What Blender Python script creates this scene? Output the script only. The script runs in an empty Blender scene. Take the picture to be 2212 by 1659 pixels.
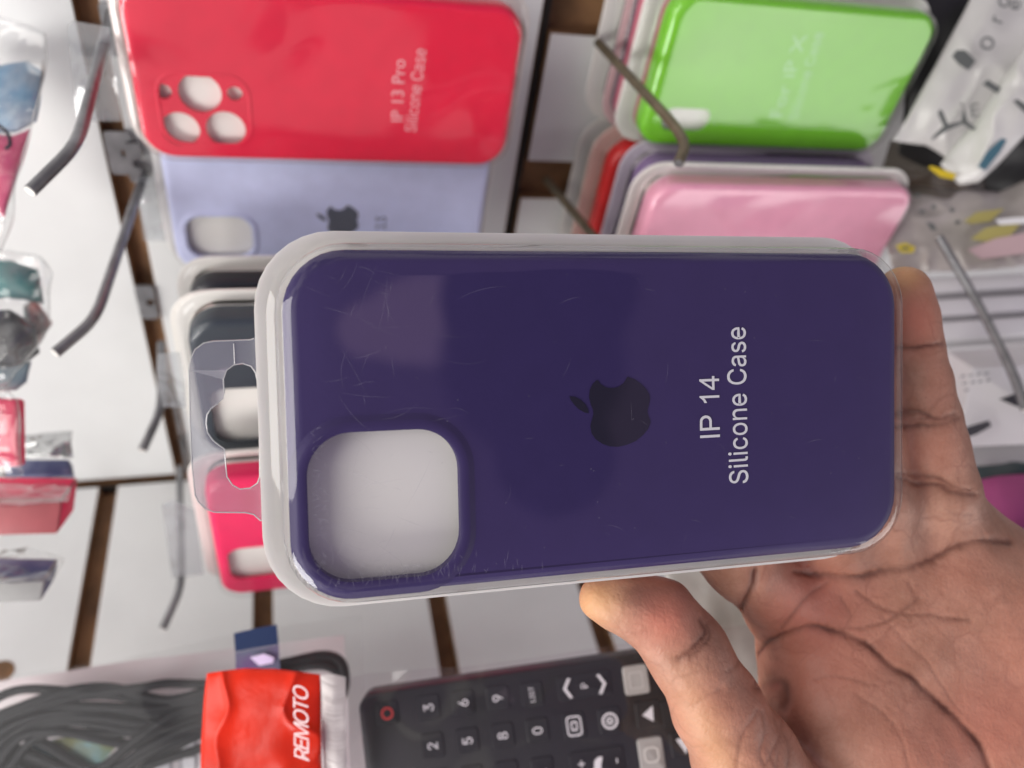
import bpy, bmesh, math, random
import numpy as np
from mathutils import Vector, Matrix
random.seed(7)
SC = bpy.context.scene
COL = SC.collection

# ------------------------------------------------------------------ camera
# The photograph was taken with the phone on its side: real "up" is the left of the picture.
# V() vectors are x right, y down, z away, metres from the lens; MW turns them into the upright world.
F, CX, CY = 1700.0, 1106.0, 829.5
nrm = lambda v: np.array(v, float) / np.linalg.norm(v)
S = nrm([1, -.05, .273])                      # straight down in the shop (towards the right of the picture)
U = np.array([732 - CX, 2616 - CY, F]); U = nrm(U - (U @ S) * S)   # along the first wall, into the corner
L = np.cross(S, U)                            # along the second wall, into the corner
MW = np.array([np.cross(U, -S), U, -S])
EYE = np.array([0, 0, 1.45])
def wv(v): return Vector((MW @ np.asarray(v, float)).tolist())
def wp(v): return Vector((MW @ np.asarray(v, float) + EYE).tolist())

cam = bpy.data.cameras.new('camera'); camo = bpy.data.objects.new('camera', cam); COL.objects.link(camo)
M = Matrix.Identity(4)
for i, c in enumerate((wv((1, 0, 0)), wv((0, -1, 0)), wv((0, 0, -1)))):
    for r in range(3): M[r][i] = c[r]
M.translation = wp((0, 0, 0)); camo.matrix_world = M
cam.sensor_width = 36; cam.lens = F / 2212 * 36
cam.clip_start = .01; cam.clip_end = 20
cam.dof.use_dof = True; cam.dof.focus_distance = .186; cam.dof.aperture_fstop = 10
SC.camera = camo

# ------------------------------------------------------------------ light
SC.view_settings.view_transform = 'Standard'; SC.view_settings.look = 'None'
SC.view_settings.exposure = .17; SC.view_settings.gamma = 1
SC.cycles.transparent_max_bounces = 24; SC.cycles.max_bounces = 8
SC.cycles.use_denoising = True
SC.cycles.caustics_reflective = False; SC.cycles.caustics_refractive = False
w = bpy.data.worlds.new('World'); SC.world = w; w.use_nodes = True
nt = w.node_tree; N = nt.nodes; K = nt.links
bg = N['Background']
tc = N.new('ShaderNodeTexCoord')
def wdot(v, lo, hi):
    d = N.new('ShaderNodeVectorMath'); d.operation = 'DOT_PRODUCT'; K.new(tc.outputs['Generated'], d.inputs[0])
    d.inputs[1].default_value = wv(nrm(v))
    m = N.new('ShaderNodeMapRange'); m.interpolation_type = 'SMOOTHSTEP'
    m.inputs['From Min'].default_value = lo; m.inputs['From Max'].default_value = hi; K.new(d.outputs['Value'], m.inputs['Value'])
    return m.outputs['Result']
def wmix(f, a, b):
    m = N.new('ShaderNodeMix'); m.data_type = 'RGBA'; K.new(f, m.inputs['Factor'])
    for s, v in ((m.inputs['A'], a), (m.inputs['B'], b)):
        if isinstance(v, tuple): s.default_value = (*v, 1)
        else: K.new(v, s)
    return m.outputs['Result']
nz = N.new('ShaderNodeTexNoise'); nz.inputs['Scale'].default_value = 3.4; nz.inputs['Detail'].default_value = 2
K.new(tc.outputs['Generated'], nz.inputs['Vector'])
mr = N.new('ShaderNodeMapRange'); mr.inputs['From Min'].default_value = .46; mr.inputs['From Max'].default_value = .53
K.new(nz.outputs['Fac'], mr.inputs['Value'])
shop = wmix(mr.outputs['Result'], (.11, .11, .13), (.78, .73, .70))       # the rest of the shop
shop = wmix(wdot((.50, .05, -.86), .70, .90), shop, (.23, .17, .33))       # the aisle behind the camera
for d_, r_ in (((.300, .012, -.954), .032), ((.338, .004, -.941), .045), ((.372, -.004, -.928), .055), ((.412, .0, -.911), .052)):
    shop = wmix(wdot(d_, math.cos(r_ * 1.3), math.cos(r_ * .75)), shop, (.95, .66, .95))      # bright blobs added for the pale reflection in the held lid
for d_, r_ in (((.492, .050, -.869), .115), ((.53, -.047, -.847), .085), ((.45, -.03, -.89), .07), ((.512, .165, -.843), .075)):
    shop = wmix(wdot(d_, math.cos(r_ * 1.15), math.cos(r_ * .88)), shop, (.02, .03, .07))    # whoever takes the picture
K.new(shop, bg.inputs['Color']); bg.inputs['Strength'].default_value = .80

def area(name, pos, target, size, power, col, spread=180):
    l = bpy.data.lights.new(name, 'AREA'); l.spread = math.radians(spread); l.shape = 'RECTANGLE'; l.size = size[0]; l.size_y = size[1]
    l.energy = power; l.color = col
    o = bpy.data.objects.new(name, l); COL.objects.link(o); o.location = wp(pos)
    o.rotation_euler = (wp(target) - wp(pos)).to_track_quat('-Z', 'Y').to_euler()
    return o
area('ceiling_panel_light', (-.60, .68, -.17), (-.08, -.02, .35), (.5, .5), 8.6, (1, .975, .945))
area('frontal_fill_light', (-.95, .05, -.75), (0, 0, .3), (.6, 1.1), 10.5, (1, .965, .92))  # fill lamp added to brighten the held pack from the front

area('showcase_light', (.60, .36, .22), (.20, -.12, .36), (.42, .34), .55, (1, .98, .96), 120)  # unseen lamp added for the glare on the green lid

# ------------------------------------------------------------------ pictures to places
def ray(x, y): return np.array([(x - CX) / F, (y - CY) / F, 1.0])
def at(x, y, z): return ray(x, y) * z
class Fr:
    """A local frame: o origin, x right, y up, z towards the viewer."""
    def __init__(s, o, ex, ey_down, nz_away):
        s.o = np.array(o, float); s.x = nrm(ex); s.n = nrm(nz_away); s.y = -nrm(ey_down)
        s.z = -s.n
    def loc(s, px, py, h=0.0):
        """pixel to local (x, y) on the plane lying h behind the origin plane"""
        o = s.o + s.n * h; d = ray(px, py); q = d * ((o @ s.n) / (d @ s.n)) - s.o
        return (float(q @ s.x), float(q @ s.y))
    def depth(s, px, py, h=0.0):
        o = s.o + s.n * h; d = ray(px, py); return float((o @ s.n) / (d @ s.n))
    def mat(s, shift=(0, 0, 0)):
        M = Matrix.Identity(4)
        for i, c in enumerate((s.x, s.y, s.z)):
            v = wv(c)
            for r in range(3): M[r][i] = v[r]
        M.translation = wp(s.o + s.x * shift[0] + s.y * shift[1] + s.z * shift[2]); return M
    def cv(s, p): return s.o + s.x * p[0] + s.y * p[1] + s.z * p[2]

# ------------------------------------------------------------------ materials
def mat(name, col, rough=.5, metal=0, var=0.0, vscale=60, bump=0.0, bscale=200, coat=0, spec=.5, sss=0, col2=None, stretch=None):
    m = bpy.data.materials.new(name); m.use_nodes = True
    n = m.node_tree.nodes; k = m.node_tree.links; p = n['Principled BSDF']
    p.inputs['Base Color'].default_value = (*col, 1); p.inputs['Roughness'].default_value = rough
    p.inputs['Metallic'].default_value = metal; p.inputs['Coat Weight'].default_value = coat
    p.inputs['Coat Roughness'].default_value = .08; p.inputs['Specular IOR Level'].default_value = spec
    if sss:
        p.inputs['Subsurface Weight'].default_value = sss; p.inputs['Subsurface Radius'].default_value = (1, .35, .2); p.inputs['Subsurface Scale'].default_value = .004
    t = n.new('ShaderNodeTexCoord'); src = t.outputs['Object']
    if stretch:
        mp = n.new('ShaderNodeMapping'); mp.inputs['Scale'].default_value = stretch; k.new(src, mp.inputs['Vector']); src = mp.outputs['Vector']
    if var or col2:
        z = n.new('ShaderNodeTexNoise'); z.inputs['Scale'].default_value = vscale; z.inputs['Detail'].default_value = 5; k.new(src, z.inputs['Vector'])
        r = n.new('ShaderNodeMapRange'); r.inputs['From Min'].default_value = .35; r.inputs['From Max'].default_value = .65; k.new(z.outputs['Fac'], r.inputs['Value'])
        x = n.new('ShaderNodeMix'); x.data_type = 'RGBA'; k.new(r.outputs['Result'], x.inputs['Factor'])
        x.inputs['A'].default_value = (*[c * (1 - var) for c in col], 1); x.inputs['B'].default_value = (*(col2 or [min(1, c * (1 + var)) for c in col]), 1)
        k.new(x.outputs['Result'], p.inputs['Base Color'])
    if bump:
        z = n.new('ShaderNodeTexNoise'); z.inputs['Scale'].default_value = bscale; z.inputs['Detail'].default_value = 4; k.new(src, z.inputs['Vector'])
        b = n.new('ShaderNodeBump'); b.inputs['Strength'].default_value = bump; b.inputs['Distance'].default_value = .001; k.new(z.outputs['Fac'], b.inputs['Height']); k.new(b.outputs['Normal'], p.inputs['Normal'])
    return m

def film(name, tint=(.97, .97, .97), gloss=1.6, rough=.05, milk=.02, milkcol=(.8, .8, .82), crinkle=0.0, cscale=40, scratch=0.0, shadow=None):
    """clear plastic sheet: see-through with a fresnel gloss and a little milkiness"""
    m = bpy.data.materials.new(name); m.use_nodes = True
    n = m.node_tree.nodes; k = m.node_tree.links; n.remove(n['Principled BSDF']); out = n['Material Output']
    tr = n.new('ShaderNodeBsdfTransparent'); tr.inputs['Color'].default_value = (*tint, 1)
    gl = n.new('ShaderNodeBsdfGlossy'); gl.inputs['Roughness'].default_value = rough
    df = n.new('ShaderNodeBsdfDiffuse'); df.inputs['Color'].default_value = (*milkcol, 1)
    ge = n.new('ShaderNodeNewGeometry'); fr = n.new('ShaderNodeVectorMath'); fr.operation = 'DOT_PRODUCT'
    k.new(ge.outputs['Incoming'], fr.inputs[0]); k.new(ge.outputs['Normal'], fr.inputs[1])
    def mth(op, a, b=None, c=None, clamp=False):
        q = n.new('ShaderNodeMath'); q.operation = op; q.use_clamp = clamp
        for i_, v_ in enumerate((a, b, c)):
            if v_ is None: continue
            if isinstance(v_, (int, float)): q.inputs[i_].default_value = v_
            else: k.new(v_, q.inputs[i_])
        return q.outputs[0]
    om = mth('SUBTRACT', 1.0, mth('ABSOLUTE', fr.outputs['Value']), clamp=True)
    mu_o = mth('MULTIPLY', mth('MULTIPLY_ADD', mth('POWER', om, 5.0), .96, .04), gloss, clamp=True)
    m1 = n.new('ShaderNodeMixShader'); m1.inputs['Fac'].default_value = milk; k.new(tr.outputs[0], m1.inputs[1]); k.new(df.outputs[0], m1.inputs[2])
    m2 = n.new('ShaderNodeMixShader'); k.new(mu_o, m2.inputs['Fac']); k.new(m1.outputs[0], m2.inputs[1]); k.new(gl.outputs[0], m2.inputs[2])
    k.new(m2.outputs[0], out.inputs['Surface'])
    t = n.new('ShaderNodeTexCoord')
    if crinkle:
        v = n.new('ShaderNodeTexNoise'); v.noise_type = 'RIDGED_MULTIFRACTAL'; v.inputs['Scale'].default_value = cscale; v.inputs['Detail'].default_value = 2.5; k.new(t.outputs['Object'], v.inputs['Vector'])
        b = n.new('ShaderNodeBump'); b.inputs['Strength'].default_value = crinkle; b.inputs['Distance'].default_value = .004; k.new(v.outputs['Fac'], b.inputs['Height'])
        k.new(b.outputs['Normal'], gl.inputs['Normal']); k.new(b.outputs['Normal'], fr.inputs[1])
    if scratch:
        tot = None
        for ang, sc in ((.5, 1.0), (2.1, 1.3), (1.2, .8)):
            mp = n.new('ShaderNodeMapping'); mp.inputs['Rotation'].default_value = (0, 0, ang); mp.inputs['Scale'].default_value = (40 * sc, 1500 * sc, 1); k.new(t.outputs['Object'], mp.inputs['Vector'])
            z = n.new('ShaderNodeTexNoise'); z.inputs['Scale'].default_value = 1; z.inputs['Detail'].default_value = 1; z.inputs['Distortion'].default_value = .6; k.new(mp.outputs[0], z.inputs['Vector'])
            r = n.new('ShaderNodeMapRange'); r.inputs['From Min'].default_value = .70; r.inputs['From Max'].default_value = .78; k.new(z.outputs['Fac'], r.inputs['Value'])
            if tot is None: tot = r.outputs['Result']
            else:
                a = n.new('ShaderNodeMath'); a.operation = 'MAXIMUM'; k.new(tot, a.inputs[0]); k.new(r.outputs['Result'], a.inputs[1]); tot = a.outputs[0]
        g = n.new('ShaderNodeTexNoise'); g.inputs['Scale'].default_value = 22; g.inputs['Detail'].default_value = 3; k.new(t.outputs['Object'], g.inputs['Vector'])
        r = n.new('ShaderNodeMapRange'); r.inputs['From Min'].default_value = .45; r.inputs['From Max'].default_value = .7; k.new(g.outputs['Fac'], r.inputs['Value'])
        a = n.new('ShaderNodeMath'); a.operation = 'MULTIPLY'; k.new(tot, a.inputs[0]); k.new(r.outputs['Result'], a.inputs[1])
        a2 = n.new('ShaderNodeMath'); a2.operation = 'MULTIPLY_ADD'; a2.inputs[1].default_value = scratch; a2.inputs[2].default_value = milk; k.new(a.outputs[0], a2.inputs[0])
        k.new(a2.outputs[0], m1.inputs['Fac'])
    return m

M_LAM = mat('white_laminate', (.77, .78, .77), .38, var=.045, vscale=13, bump=.05, bscale=300)
M_MDF = mat('brown_board_core', (.22, .115, .052), .75, var=.35, vscale=40, stretch=(1, 1, 12), bump=.3)
M_DARK = mat('dark_gap', (.02, .016, .012), .8)
M_METAL = mat('zinc_metal', (.26, .26, .27), .38, metal=.75, var=.2, vscale=120)
M_BRASS = mat('olive_bronze_metal', (.16, .13, .085), .42, metal=.55, var=.2, vscale=120)
M_TRAY = mat('cream_tray_plastic', (.90, .875, .82), .4, var=.03, vscale=50, sss=.05)
M_TRAYW = mat('white_tray_plastic', (.89, .87, .82), .4)
M_LID = film('clear_blister_plastic', gloss=1.5, rough=.03, milk=.004, tint=(.985, .985, .985))
M_SCR = film('scratched_plastic', gloss=1.7, rough=.3, milk=.14, milkcol=(.7, .7, .78))
M_LID2 = film('clear_wavy_plastic', gloss=.6, rough=.08, milk=.003, crinkle=.10, cscale=14)
M_LID3 = film('glossy_wavy_plastic', gloss=1.9, rough=.06, milk=.004, crinkle=.05, cscale=9)
M_LID4 = film('crinkled_lid_plastic', gloss=1.6, rough=.12, milk=.004, crinkle=1.0, cscale=26)
M_TAB = film('clear_hang_tab', tint=(.90, .91, .92), gloss=3.2, rough=.09, milk=.13, milkcol=(.8, .83, .86), crinkle=.8, cscale=55)
M_EDGE = film('tab_edge', tint=(.8, .8, .8), gloss=4, rough=.15, milk=.55, milkcol=(.9, .9, .9))
M_FILM = film('crinkled_clear_film', gloss=1.7, rough=.09, milk=.02, crinkle=1.0, cscale=45)
M_FILM2 = film('clear_thin_film', tint=(.95, .94, .94), gloss=1.8, rough=.12, milk=.05, milkcol=(.8, .74, .74), crinkle=.5, cscale=60)
M_MILK = film('milky_bag_film', tint=(.9, .9, .9), gloss=1.8, rough=.2, milk=.42, milkcol=(.82, .82, .83), crinkle=.7, cscale=16)
M_MILK2 = film('grey_bag_film', tint=(.85, .85, .84), gloss=2.0, rough=.15, milk=.30, milkcol=(.62, .60, .58), crinkle=.9, cscale=30)
M_INKW = mat('white_ink', (.80, .80, .84), .5)
M_INKP = mat('pale_pink_ink', (.9, .42, .46), .5)
M_INKG = mat('pale_green_ink', (.34, .70, .26), .5)
M_INKD = mat('dark_ink', (.05, .055, .06), .5)
M_INKK = mat('black_ink', (.014, .011, .026), .45, spec=.3)
M_PAPER = mat('white_paper', (.80, .80, .80), .55)

def sil(name, col, rough=.55): return mat(name, col, rough, var=.03, vscale=120, bump=.04, bscale=900, spec=.35)

# ------------------------------------------------------------------ mesh helpers
def link(name, me, parent=None, M=None):
    o = bpy.data.objects.new(name, me); COL.objects.link(o)
    if parent is not None: o.parent = parent
    if M is not None: o.matrix_world = M if parent is None else parent.matrix_world @ M
    return o
def finish(bm, name, mats, parent=None, M=None, smooth=40):
    bmesh.ops.recalc_face_normals(bm, faces=bm.faces)
    me = bpy.data.meshes.new(name); bm.to_mesh(me); bm.free()
    for m in (mats if isinstance(mats, (list, tuple)) else [mats]): me.materials.append(m)
    if smooth:
        me.polygons.foreach_set('use_smooth', [True] * len(me.polygons)); me.set_sharp_from_angle(angle=math.radians(smooth))
    o = bpy.data.objects.new(name, me); COL.objects.link(o)
    if parent is not None: o.parent = parent
    if M is not None: o.matrix_local = M
    return o
def tag(o, label, cat, group=None, kind=None):
    if label: o['label'] = label
    if cat: o['category'] = cat
    if group: o['group'] = group
    if kind: o['kind'] = kind
    return o
def empty(name, M, label, cat, group=None):
    o = bpy.data.objects.new(name, None); COL.objects.link(o); o.matrix_world = M; o.empty_display_size = .01
    return tag(o, label, cat, group)
def rr(w, h, r, n=8, c=(0, 0)):
    r = min(r, w / 2 - 1e-5, h / 2 - 1e-5); out = []
    for k, (sx, sy) in enumerate(((1, 1), (-1, 1), (-1, -1), (1, -1))):
        for i in range(n + 1):
            a = math.pi / 2 * (k + i / n)
            out.append((c[0] + sx * (w / 2 - r) + r * math.cos(a), c[1] + sy * (h / 2 - r) + r * math.sin(a)))
    return out
def circ(x, y, rx, ry=None, n=28): return [(x + rx * math.cos(2 * math.pi * i / n), y + (ry or rx) * math.sin(2 * math.pi * i / n)) for i in range(n)]
def ring(bm, pts, z): return [bm.verts.new((p[0], p[1], z)) for p in pts]
def bridge(bm, a, b, mi=0):
    n = len(a)
    for i in range(n):
        f = bm.faces.new((a[i], a[(i + 1) % n], b[(i + 1) % n], b[i])); f.material_index = mi
def loft(bm, rings, cap0=False, cap1=False, mi=0):
    R = [ring(bm, p, z) for p, z in rings]
    for a, b in zip(R, R[1:]): bridge(bm, a, b, mi)
    if cap0: bm.faces.new(R[0][::-1]).material_index = mi
    if cap1: bm.faces.new(R[-1]).material_index = mi
    return R
def loop_edges(bm, vs): return [bm.edges.get((vs[i], vs[(i + 1) % len(vs)])) or bm.edges.new((vs[i], vs[(i + 1) % len(vs)])) for i in range(len(vs))]
def fill(bm, loops, mi=0):
    es = []
    for l in loops: es += loop_edges(bm, l)
    r = bmesh.ops.triangle_fill(bm, use_beauty=True, use_dissolve=False, edges=es)
    for g in r['geom']:
        if isinstance(g, bmesh.types.BMFace): g.material_index = mi
def slab(bm, pts, z0, z1, holes=(), mi=0):
    top = [ring(bm, p, z1) for p in (pts, *holes)]; bot = [ring(bm, p, z0) for p in (pts, *holes)]
    for a, b in zip(top, bot): bridge(bm, a, b, mi)
    fill(bm, top, mi); fill(bm, bot, mi)
def box(bm, lo, hi, mi=0):
    v = [bm.verts.new((x, y, z)) for x in (lo[0], hi[0]) for y in (lo[1], hi[1]) for z in (lo[2], hi[2])]
    for f in ((0, 1, 3, 2), (4, 6, 7, 5), (0, 4, 5, 1), (2, 3, 7, 6), (0, 2, 6, 4), (1, 5, 7, 3)): bm.faces.new([v[i] for i in f]).material_index = mi
def tube(bm, pts, rad, n=14, caps=True, flat=None):
    """round bar through points (Vectors); rad a number or a list"""
    pts = [Vector(p) for p in pts]; R = rad if isinstance(rad, (list, tuple)) else [rad] * len(pts)
    up = None; rs = []
    for i, p in enumerate(pts):
        t = (pts[min(i + 1, len(pts) - 1)] - pts[max(i - 1, 0)]).normalized()
        if up is None: up = t.orthogonal().normalized()
        up = (up - t * up.dot(t)).normalized(); sd = t.cross(up)
        rs.append([bm.verts.new(p + (up * math.cos(2 * math.pi * j / n) + sd * math.sin(2 * math.pi * j / n)) * R[i]) for j in range(n)])
    for a, b in zip(rs, rs[1:]): bridge(bm, a, b)
    if caps: bm.faces.new(rs[0][::-1]); bm.faces.new(rs[-1])
def curve(pts, k=6):
    """Catmull-Rom through points"""
    P = [np.array(p, float) for p in pts]; P = [2 * P[0] - P[1]] + P + [2 * P[-1] - P[-2]]; out = []
    for i in range(1, len(P) - 2):
        for j in range(k):
            t = j / k; a, b, c, d = P[i - 1:i + 3]
            out.append(.5 * (2 * b + (c - a) * t + (2 * a - 5 * b + 4 * c - d) * t * t + (3 * b - a - 3 * c + d) * t ** 3))
    out.append(P[-2]); return out
def resample(pts, n):
    P = np.array(pts, float); d = np.r_[0, np.cumsum(np.linalg.norm(np.diff(P, axis=0), axis=1))]
    t = np.linspace(0, d[-1], n); return np.stack([np.interp(t, d, P[:, i]) for i in range(P.shape[1])], 1)
FONT = None
try:
    import os
    _d = os.path.join(bpy.utils.system_resource('DATAFILES'), 'fonts')
    FONT = bpy.data.fonts.load(os.path.join(_d, 'Inter.woff2'))
except Exception:
    FONT = None
def text(s, size, M, material, parent, name='lettering', plain=False, thick=.0001, bold=0.0, shear=0, align='LEFT', space=1.0):
    c = bpy.data.curves.new(name, 'FONT'); c.body = s
    if FONT and not plain: c.font = FONT
    c.size = size; c.extrude = thick; c.offset = 0; c.shear = shear
    c.align_x = align; c.align_y = 'CENTER'; c.resolution_u = 3; c.space_character = space
    o = bpy.data.objects.new('tmp', c); COL.objects.link(o)
    dg = bpy.context.evaluated_depsgraph_get(); me = bpy.data.meshes.new_from_object(o.evaluated_get(dg))
    bpy.data.objects.remove(o); bpy.data.curves.remove(c)
    me.materials.clear(); me.materials.append(material); me.name = name
    t = bpy.data.objects.new(name, me); COL.objects.link(t)
    t.parent = parent; t.matrix_local = M
    return t
def T(x, y, z, rot=0): return Matrix.Translation((x, y, z)) @ Matrix.Rotation(rot, 4, 'Z')

# ------------------------------------------------------------------ the two boarded walls meeting in the corner
O0 = at(250, 1037, .52)
UW = Fr(O0, S, U, L)            # first wall: x = down in the shop, y = away from the corner, z = out of the wall
LW = Fr(O0, S, -L, U)           # second wall: y (up) points into the corner, so its boards run towards negative y
def wall(name, fr, slats, grooves, lo, hi):
    root = bpy.data.objects.new(name, None)
    bm = bmesh.new(); box(bm, (lo[0], lo[1], -.016), (hi[0], hi[1], -.0085))
    r = finish(bm, name, M_MDF, None, None, 0); r.matrix_world = fr.mat(); bpy.data.objects.remove(root)
    tag(r, None, None, None, 'structure')
    for (x0, y0, x1, y1) in slats:
        bm = bmesh.new(); box(bm, (x0, y0, -.0083), (x1, y1, -.0006))
        box(bm, (x0 + .0006, y0 + .0006, -.0006), (x1 - .0006, y1 - .0006, 0), 1)
        finish(bm, 'slat', [M_MDF, M_LAM], r, None, 0)
    return r
ax = lambda px, py: UW.loc(px, py)[0]
g0 = .0375
B1 = ax(1134, 250) - .002                              # right end of the first board
slats = [(-.62, .0015, g0 - .1 , .75)] if False else []
xs = [g0 - .6, g0 - .5, g0 - .4, g0 - .3, g0 - .2, g0 - .1, g0, g0 + .1, g0 + .2]
for a in xs[:-1]: slats.append((a + .0095, .0015, a + .1, .75))
b_hi = [UW.loc(1220, 72)[1], UW.loc(1180, 350)[1], UW.loc(1180, 428)[1]]
x2 = B1 + .0075
slats += [(x2, .0015, .9, b_hi[2]), (x2, b_hi[1], .9, b_hi[0]), (x2, b_hi[0] + .026, .9, .75)]
wall_a = wall('wall', UW, slats, None, (-.6, -.03), (.95, .8))
bm = bmesh.new(); box(bm, (B1 + .0012, .001, -.0084), (x2 - .0003, .75, -.004)); finish(bm, 'shadow_gap_strip', M_DARK, wall_a, None, 0)
lx = [LW.loc(208, 1064)[0], LW.loc(155, 1432)[0], LW.loc(548, 1300)[0], LW.loc(928, 1307)[0], LW.loc(1267, 1319)[0]]
gx = [(lx[0] + lx[1]) / 2, lx[2], lx[3], lx[4]]
gx = [gx[0] - .5, gx[0] - .4, gx[0] - .3, gx[0] - .2, gx[0] - .1] + gx + [gx[-1] + .1, gx[-1] + .2, gx[-1] + .3, gx[-1] + .4]
sl = [(a + .0105, -.5, b, -.0045) for a, b in zip(gx, gx[1:])]
wall_b = wall('wall', LW, sl, None, (-.55, -.52), (.95, .02))
bm = bmesh.new(); box(bm, (-.5, -.0042, -.0084), (.9, -.0012, -.003)); finish(bm, 'corner_gap_strip', M_DARK, wall_b, None, 0)
def bhole(px, py):
    x, y = LW.loc(px, py); bm = bmesh.new(); slab(bm, circ(x, y, .0065), .00005, .0003)
    finish(bm, 'drilled_hole', M_MDF, wall_b, None, 0)
bhole(2, 1452)

# ------------------------------------------------------------------ hooks
def hook(pts, rad, material, label, plate=None):
    P = [at(*p) for p in pts]; o = P[0]
    fr = Fr(o, S, U, L)
    root = empty('display_hook', fr.mat(), label, 'hook', 'metal hooks on the boarded wall')
    inv = fr.mat().inverted()
    c = []
    for i, p in enumerate(P):
        if 0 < i < len(P) - 1:
            a = p + (P[i - 1] - p) * min(.35, .012 / np.linalg.norm(P[i - 1] - p)); b = p + (P[i + 1] - p) * min(.35, .012 / np.linalg.norm(P[i + 1] - p))
            for t in (0, .25, .5, .75, 1): c.append((1 - t) ** 2 * a + 2 * t * (1 - t) * p + t * t * b)
        else: c.append(p)
    bm = bmesh.new(); tube(bm, [inv @ wp(q) for q in c], rad, 16); ro = finish(bm, 'rod', material, root, None, 50)
    tip, prev = P[-1], P[-2]; d = nrm(tip - prev)
    bm = bmesh.new(); tube(bm, [inv @ wp(tip + d * .00005), inv @ wp(tip + d * .0004)], rad * .86, 16); finish(bm, 'rod_end', M_TRAYW if material is M_METAL else M_METAL, ro)
    if plate:
        for (x0, y0, x1, y1, dz) in plate:
            q0 = UW.loc(x0, y0); q1 = UW.loc(x1, y1); zz = dz
            m = inv @ UW.mat(); bm = bmesh.new()
            lo = (min(q0[0], q1[0]), min(q0[1], q1[1])); hi = (max(q0[0], q1[0]), max(q0[1], q1[1]))
            w_, h_ = hi[0] - lo[0], hi[1] - lo[1]; cc = ((lo[0] + hi[0]) / 2, (lo[1] + hi[1]) / 2)
            slab(bm, rr(w_, h_, .002, 3, cc), zz, zz + .0016, [circ(cc[0] + w_ * .2, cc[1], .0022, n=14)])
            bm.transform(m); finish(bm, 'bracket_plate', M_METAL, root)
    return root
hook([(240, 28, .318), (168, 312, .262), (66, 412, .25)], .0021, M_METAL, 'topmost steel hook at the upper left, with its bent end on the white board', [(212, 0, 262, 118, .001)])
hook([(312, 376, .375), (206, 690, .305), (120, 762, .295)], .0021, M_METAL, 'steel hook leaving the bracket left of the pale lilac case, end bent down-left', [(222, 278, 300, 372, .001), (268, 300, 318, 385, .003)])
hook([(349, 742, .43), (348, 885, .385), (308, 972, .375)], .0021, M_METAL, 'short steel hook beside the dark phone cases, left of the hanging tab', [(290, 612, 345, 682, .001)])
hook([(388, 1010, .49), (392, 1268, .42), (352, 1358, .41)], .0021, M_METAL, 'lowest steel hook on the left, beside the hot pink case', [(372, 860, 410, 1010, .001)])
hook([(1292, 92, .372), (1455, 268, .315), (1482, 312, .305), (1466, 352, .30)], .0021, M_BRASS, 'bronze coloured hook crossing in front of the lime green case')
hook([(1180, 388, .425), (1290, 520, .38), (1420, 650, .34)], .0021, M_BRASS, 'thin dark bronze hook between the lilac case and the red case, behind the held pack')
hook([(2028, 512, .392), (2110, 650, .383), (2186, 800, .363), (2216, 885, .355)], .0021, M_METAL, 'grey steel hook at the right edge in front of the white boxes')

# ------------------------------------------------------------------ phone case packs
LOGO = [(765,632),(790,665),(830,690),(880,697),(930,688),(975,655),(1003,605),(1060,625),(1110,660),(1150,700),(1178,745),(1183,790),(1170,850),(1162,880),(1170,915),(1182,945),(1188,970),(1170,1020),(1130,1070),(1070,1120),(1000,1150),(930,1166),(860,1163),(800,1140),(750,1105),(718,1060),(708,1000),(720,950),(733,905),(728,868),(712,830),(697,770),(703,710),(725,665),(750,638)]
LEAF = [(540,762),(580,765),(630,790),(665,825),(688,865),(692,897),(660,892),(615,865),(575,825),(550,790)]
def logo_px(p): return [((2000 + x / 2.011) * .54216, (1200 + y / 2.011) * .54216) for x, y in p]

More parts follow.
